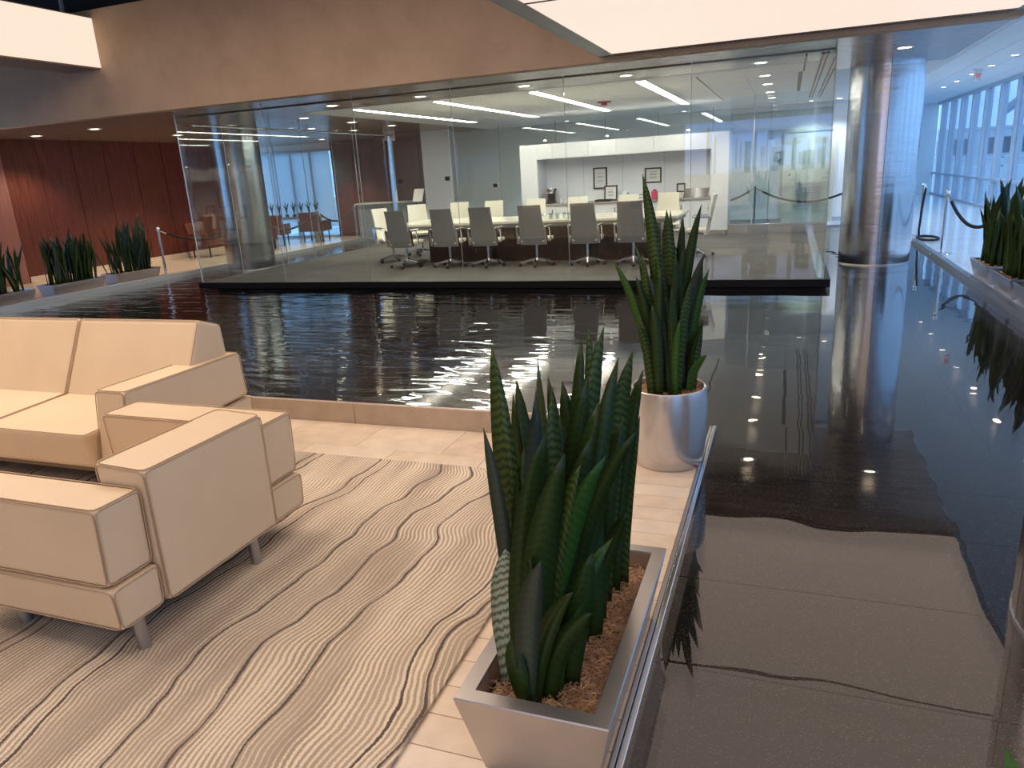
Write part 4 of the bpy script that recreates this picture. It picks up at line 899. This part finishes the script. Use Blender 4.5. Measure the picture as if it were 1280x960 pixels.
# corridor door on the back wall
d = E('door_1', (0.43, 20.08, 0), 'pale service door with louvre behind the glass')
S(B().box(-0.10, 0.96, 20.05, 20.1, 0.0, 2.15), 'leaf', 'door', d)
for x0, x1, a, b_ in ((-0.16, -0.10, 0, 2.21), (0.96, 1.02, 0, 2.21), (-0.10, 0.96, 2.15, 2.21)): S(B().box(x0, x1, 20.03, 20.1, a, b_), 'jamb', 'door', d)
lv = S(B().box(0.13, 0.72, 20.035, 20.05, 0.36, 1.0), 'louvre_frame', 'door', d)
for i in range(12): S(B().hexa([(0.15, 20.02, 0.39+0.05*i), (0.70, 20.02, 0.39+0.05*i), (0.70, 20.03, 0.39+0.05*i), (0.15, 20.03, 0.39+0.05*i), (0.15, 20.033, 0.425+0.05*i), (0.70, 20.033, 0.425+0.05*i), (0.70, 20.036, 0.425+0.05*i), (0.15, 20.036, 0.425+0.05*i)]), 'louvre_slat', 'ink', lv)
for x, s in ((0.0, 1), (0.80, -1)):
    S(B().tube([(x, 20.05, 1.05), (x, 20.0, 1.05), (x+0.12*s, 20.0, 1.05)], 0.012, 8), 'lever_handle', 'steel', d, smooth=True)
    S(B().cyl((x, 20.03, 1.16), (x, 20.05, 1.16), 0.025, n=12), 'lock', 'steel', d)
t = T('wall_sign', 'small square grey sign with a pale figure beside the louvred door', 'sign', (-0.25, 20.09, 1.6)); P(B().box(-0.35, -0.18, 20.07, 20.098, 1.50, 1.72), 'plate', 'framegrey', t); P(B().box(-0.29, -0.24, 20.065, 20.07, 1.54, 1.68), 'pictogram', 'paper', t)

# ------------------------------------------------------------------ stanchions and ropes
def stanchion_proto():
    t = T('stanchion', 'x', 'stanchion', (0, 0, 0), 'rope stanchions')
    P(B().lathe([(0, 0), (0.16, 0), (0.165, 0.008), (0.15, 0.02), (0.04, 0.032), (0, 0.034)], (0, 0, 0), 28, cap=False), 'base', 'chrome', t, smooth=True, world=False)
    P(B().cyl((0, 0, 0.03), (0, 0, 0.93), 0.026, n=16), 'post', 'chrome', t, smooth=True, world=False)
    P(B().lathe([(0.026, 0.90), (0.034, 0.905), (0.034, 0.95), (0.03, 0.965), (0.012, 0.975), (0, 0.975)], (0, 0, 0), 18, cap=False), 'cap', 'chrome', t, smooth=True, world=False)
    return t
sp_ = stanchion_proto()
posts = [(-11.72, 11.5, 'chrome stanchion beside the right trough at the wood wall'), (-11.7, 14.2, 'chrome stanchion hidden behind the left steel column'), (-11.7, 16.9, 'chrome stanchion beyond the left glass near the blue windows'), (-11.7, 18.75, 'farthest chrome stanchion at the far left near the brown wall'),
         (-0.76, 18.0+1.1, 'chrome stanchion behind the glass left of the louvred door'), (1.62, 19.3, 'chrome stanchion behind the right steel column'), (-2.6, 19.3, 'chrome stanchion behind the white credenza'),
         (2.36, 15.9, 'farther chrome stanchion at the end of the right pool edge'), (2.27, 13.06, 'nearer chrome stanchion on the right pool edge'), (2.75, 11.4, 'chrome stanchion behind the right hand plants')]
for i, (x, y, lab) in enumerate(posts):
    z = 0.0
    if i == 0: sp_.location = (x, y, z); sp_['label'] = lab
    else: dup(sp_, (x, y, z), 0, lab)
def rope(a, b_, sag, lab, za=0.90, zb=0.90):
    A = Vector((a[0], a[1], za)); Bp = Vector((b_[0], b_[1], zb)); d = (Bp-A); d.z = 0; u = d.normalized()*0.035; A += u; Bp -= u
    pts = []
    for i in range(17):
        f_ = i/16; p = A.lerp(Bp, f_); p.z -= sag*4*f_*(1-f_); pts.append(p)
    t = T('barrier_rope', lab, 'rope', pts[8], 'barrier ropes')
    P(B().tube(pts[1:-1], 0.025, 8), 'rope', 'rope', t, smooth=True)
    P(B().tube(pts[:2], 0.014, 8), 'hook', 'chrome', t, smooth=True); P(B().tube(pts[-2:], 0.014, 8), 'hook', 'chrome', t, smooth=True)
rope(posts[0], posts[1], 0.30, 'black rope hanging from the stanchion by the wood wall')
rope(posts[1], posts[2], 0.34, 'black rope hanging beyond the left glass, right of the left column')
rope(posts[2], posts[3], 0.30, 'black rope at the far left in front of the brown wall')
rope(posts[4], posts[5], 0.36, 'black rope sagging in front of the louvred door')
rope(posts[6], posts[4], 0.30, 'black rope running behind the credenza to the middle stanchion')
rope(posts[8], posts[9], 0.42, 'black rope hanging deep beside the right hand plants')
t = T('barrier_rope', 'black rope coiled on the pale floor at the end of the right pool edge', 'rope', (2.42, 15.3, 0.02))
pts = [(2.36+0.035, 15.9, 0.88), (2.34, 15.75, 0.5), (2.30, 15.6, 0.15)] + [(2.42+0.17*math.cos(a*0.55+2.2), 15.35+0.40*math.sin(a*0.55+2.2), 0.021) for a in range(13)]
P(B().tube(pts, 0.02, 8), 'rope', 'rope', t, smooth=True); P(B().tube([pts[0], (2.385, 15.9, 0.93)], 0.014, 8), 'hook', 'chrome', t)

# ------------------------------------------------------------------ far left lounge
lc = T('lounge_chair', 'x', 'armchair', (0, 0, 0), 'far lounge chairs')
k_ = dict(world=False)
P(B().box(-0.30, 0.30, -0.28, 0.30, 0.30, 0.44), 'seat', 'redwood', lc, bev=0.03, **k_)
P(B().hexa([(-0.30, -0.36, 0.32), (0.30, -0.36, 0.32), (0.30, -0.24, 0.32), (-0.30, -0.24, 0.32), (-0.30, -0.46, 0.85), (0.30, -0.46, 0.85), (0.30, -0.36, 0.85), (-0.30, -0.36, 0.85)]), 'backrest', 'redwood', lc, bev=0.03, **k_)
for s in (-1, 1): P(B().box(s*0.34-0.04, s*0.34+0.04, -0.32, 0.28, 0.30, 0.60), 'armrest', 'redwood', lc, bev=0.02, **k_)
for sx_ in (-0.28, 0.28):
    for sy_ in (-0.26, 0.24): P(B().cyl((sx_, sy_, 0), (sx_, sy_, 0.31), 0.018, n=8), 'leg', 'dark', lc, **k_)
for i, (x, y, rz) in enumerate(((-13.5, 17.4, 0.4), (-12.9, 18.5, 0.2), (-13.0, 16.2, 0.6), (-13.7, 15.0, -PI/2))):
    lab = '%s red-brown lounge chair seen through the left glass' % ('leftmost', 'second', 'third', 'separate nearer')[i]
    if i == 0: lc.location = (x, y, 0); lc.rotation_euler.z = rz; lc['label'] = lab
    else: dup(lc, (x, y, 0), rz, lab)
t = T('console_table', 'grey console with spiky plants in front of the blue windows', 'table', (-14.2, 19.3, 0)); P(B().box(-15.2, -13.3, 19.1, 19.55, 0.62, 0.68), 'top', 'framegrey', t)
for x in (-15.1, -13.4): P(B().box(x-0.03, x+0.03, 19.12, 19.53, 0, 0.62), 'leg', 'framegrey', t)
for i in range(7):
    x = -15.0+0.27*i
    t = T('table_plant', 'spiky small plant on the console, %s from the left' % ('first', 'second', 'third', 'fourth', 'fifth', 'sixth', 'seventh')[i], 'plant', (x, 19.32, 0.68), 'console plants')
    P(B().cyl((x, 19.32, 0.68), (x, 19.32, 0.76), 0.05, 0.06, 12), 'pot', 'redwood', t, smooth=True)
    for a in range(5): P(leaf_bm((x, 19.32, 0.75), (x+0.10*math.cos(a*1.26), 19.32+0.1*math.sin(a*1.26), 1.08+0.04*(a % 3)), 0.035, (0.2, -1, 0), 0, 0.3, 4), 'leaf', 'lf_d', t)
t = T('reception_desk', 'dark grey desk with pale top beyond the left glass near the brown wall', 'desk', (-11.1, 19.5, 0)); P(B().box(-11.9, -10.3, 19.25, 19.75, 0, 0.95), 'body', 'building', t); P(B().box(-11.95, -10.25, 19.2, 19.8, 0.951, 0.99), 'top', 'paper', t)
t = T('placard_stand', 'white placard on a thin stand outside the left glass near the far chairs', 'sign', (-9.05, 17.6, 0.085))
P(B().hexa([(-9.2, 17.58, 1.02), (-8.92, 17.58, 1.02), (-8.92, 17.60, 1.02), (-9.2, 17.60, 1.02), (-9.15, 17.66, 1.34), (-8.87, 17.66, 1.34), (-8.87, 17.68, 1.34), (-9.15, 17.68, 1.34)]), 'placard', 'paper', t); P(B().cyl((-9.05, 17.6, 0.1), (-9.05, 17.6, 1.02), 0.012, n=8), 'pole', 'steel', t); P(B().cyl((-9.05, 17.6, 0.085), (-9.05, 17.6, 0.1), 0.13, n=20), 'base', 'steel', t)

# mural on the wall behind the viewer (seen only as a reflection in the glass)
mu = T('mural', 'backlit refinery mural behind the viewer, mirrored in the glass wall', 'picture', (-0.85, -3.9, 0.3))
P(B().box(-3.05, 1.35, -3.98, -3.92, 0.25, 2.70), 'panel', 'mural', mu)
for i, (x, w, h) in enumerate(((-2.35, 0.05, 1.35), (-2.15, 0.035, 1.1), (-1.2, 0.09, 0.9), (-1.0, 0.05, 1.15), (-0.4, 0.14, 0.7), (0.1, 0.06, 1.0), (0.5, 0.16, 0.55), (0.9, 0.05, 0.85))):
    P(B().box(x-w, x+w, -3.92, -3.905, 1.2, 1.2+h), 'tower', 'building', mu)
P(B().box(-0.45, 0.42, -3.92, -3.905, 2.1, 2.36), 'header_band', 'paper', mu); P(B().box(-0.66, -0.46, -3.92, -3.905, 2.1, 2.36), 'header_block', 'redplastic', mu)

# ------------------------------------------------------------------ outdoors beyond the windows
S(B().box(5.0, 120, -60, 160, -0.4, -0.3), 'ground', 'ground', label='paving outside the window wall')
S(B().box(-60, 5.0, 31.2, 160, -0.4, -0.3), 'ground', 'ground', label='paving outside behind the building')
def building(x0, x1, y0, y1, h, lab, mat, nf, nw):
    t = T('building', lab, 'building', ((x0+x1)/2, (y0+y1)/2, -0.3)); P(B().box(x0, x1, y0, y1, -0.3, h), 'wall', mat, t); P(B().box(x0-0.2, x1+0.2, y0-0.2, y1+0.2, h, h+0.3), 'roof', 'buildpale', t)
    for f_ in range(nf):
        for w in range(nw):
            ya = y0+(y1-y0)*(w+0.15)/nw; yb = y0+(y1-y0)*(w+0.85)/nw; za = 0.5+f_*3.0
            P(B().box(x0-0.06, x0-0.02, ya, yb, za, za+1.9), 'window', 'screen', t)
            xa = x0+(x1-x0)*(w+0.15)/nw; xb_ = x0+(x1-x0)*(w+0.85)/nw
            P(B().box(xa, xb_, y0-0.06, y0-0.02, za, za+1.9), 'window', 'screen', t)
building(24, 44, 70, 95, 4.2, 'low grey office block seen through the window wall', 'building', 1, 6)
building(14, 30, 110, 130, 3.4, 'pale low building far beyond the windows', 'buildpale', 1, 4)
t = T('canopy', 'curved pale canopy on posts outside the windows', 'canopy', (14, 46, -0.3))
pts = [(9+1.0*i, 46, 2.0+3.6*math.sin(PI*(i/14))**0.8) for i in range(1, 14)]
P(B().tube(pts, 0.22, 8), 'beam', 'building', t, smooth=True)
for i in (3, 9): P(B().cyl((pts[i][0], 46, -0.3), (pts[i][0], 46, pts[i][2]), 0.15, n=10), 'post', 'building', t)
t = T('railing', 'white railing outside below the far building', 'railing', (14, 36, -0.3))
for z in (0.7, 1.05): P(B().box(6.5, 24, 36, 36.06, z, z+0.07), 'rail', 'white', t)
for i in range(12): P(B().box(6.5+1.55*i, 6.58+1.55*i, 36, 36.06, -0.3, 1.1), 'post', 'white', t)
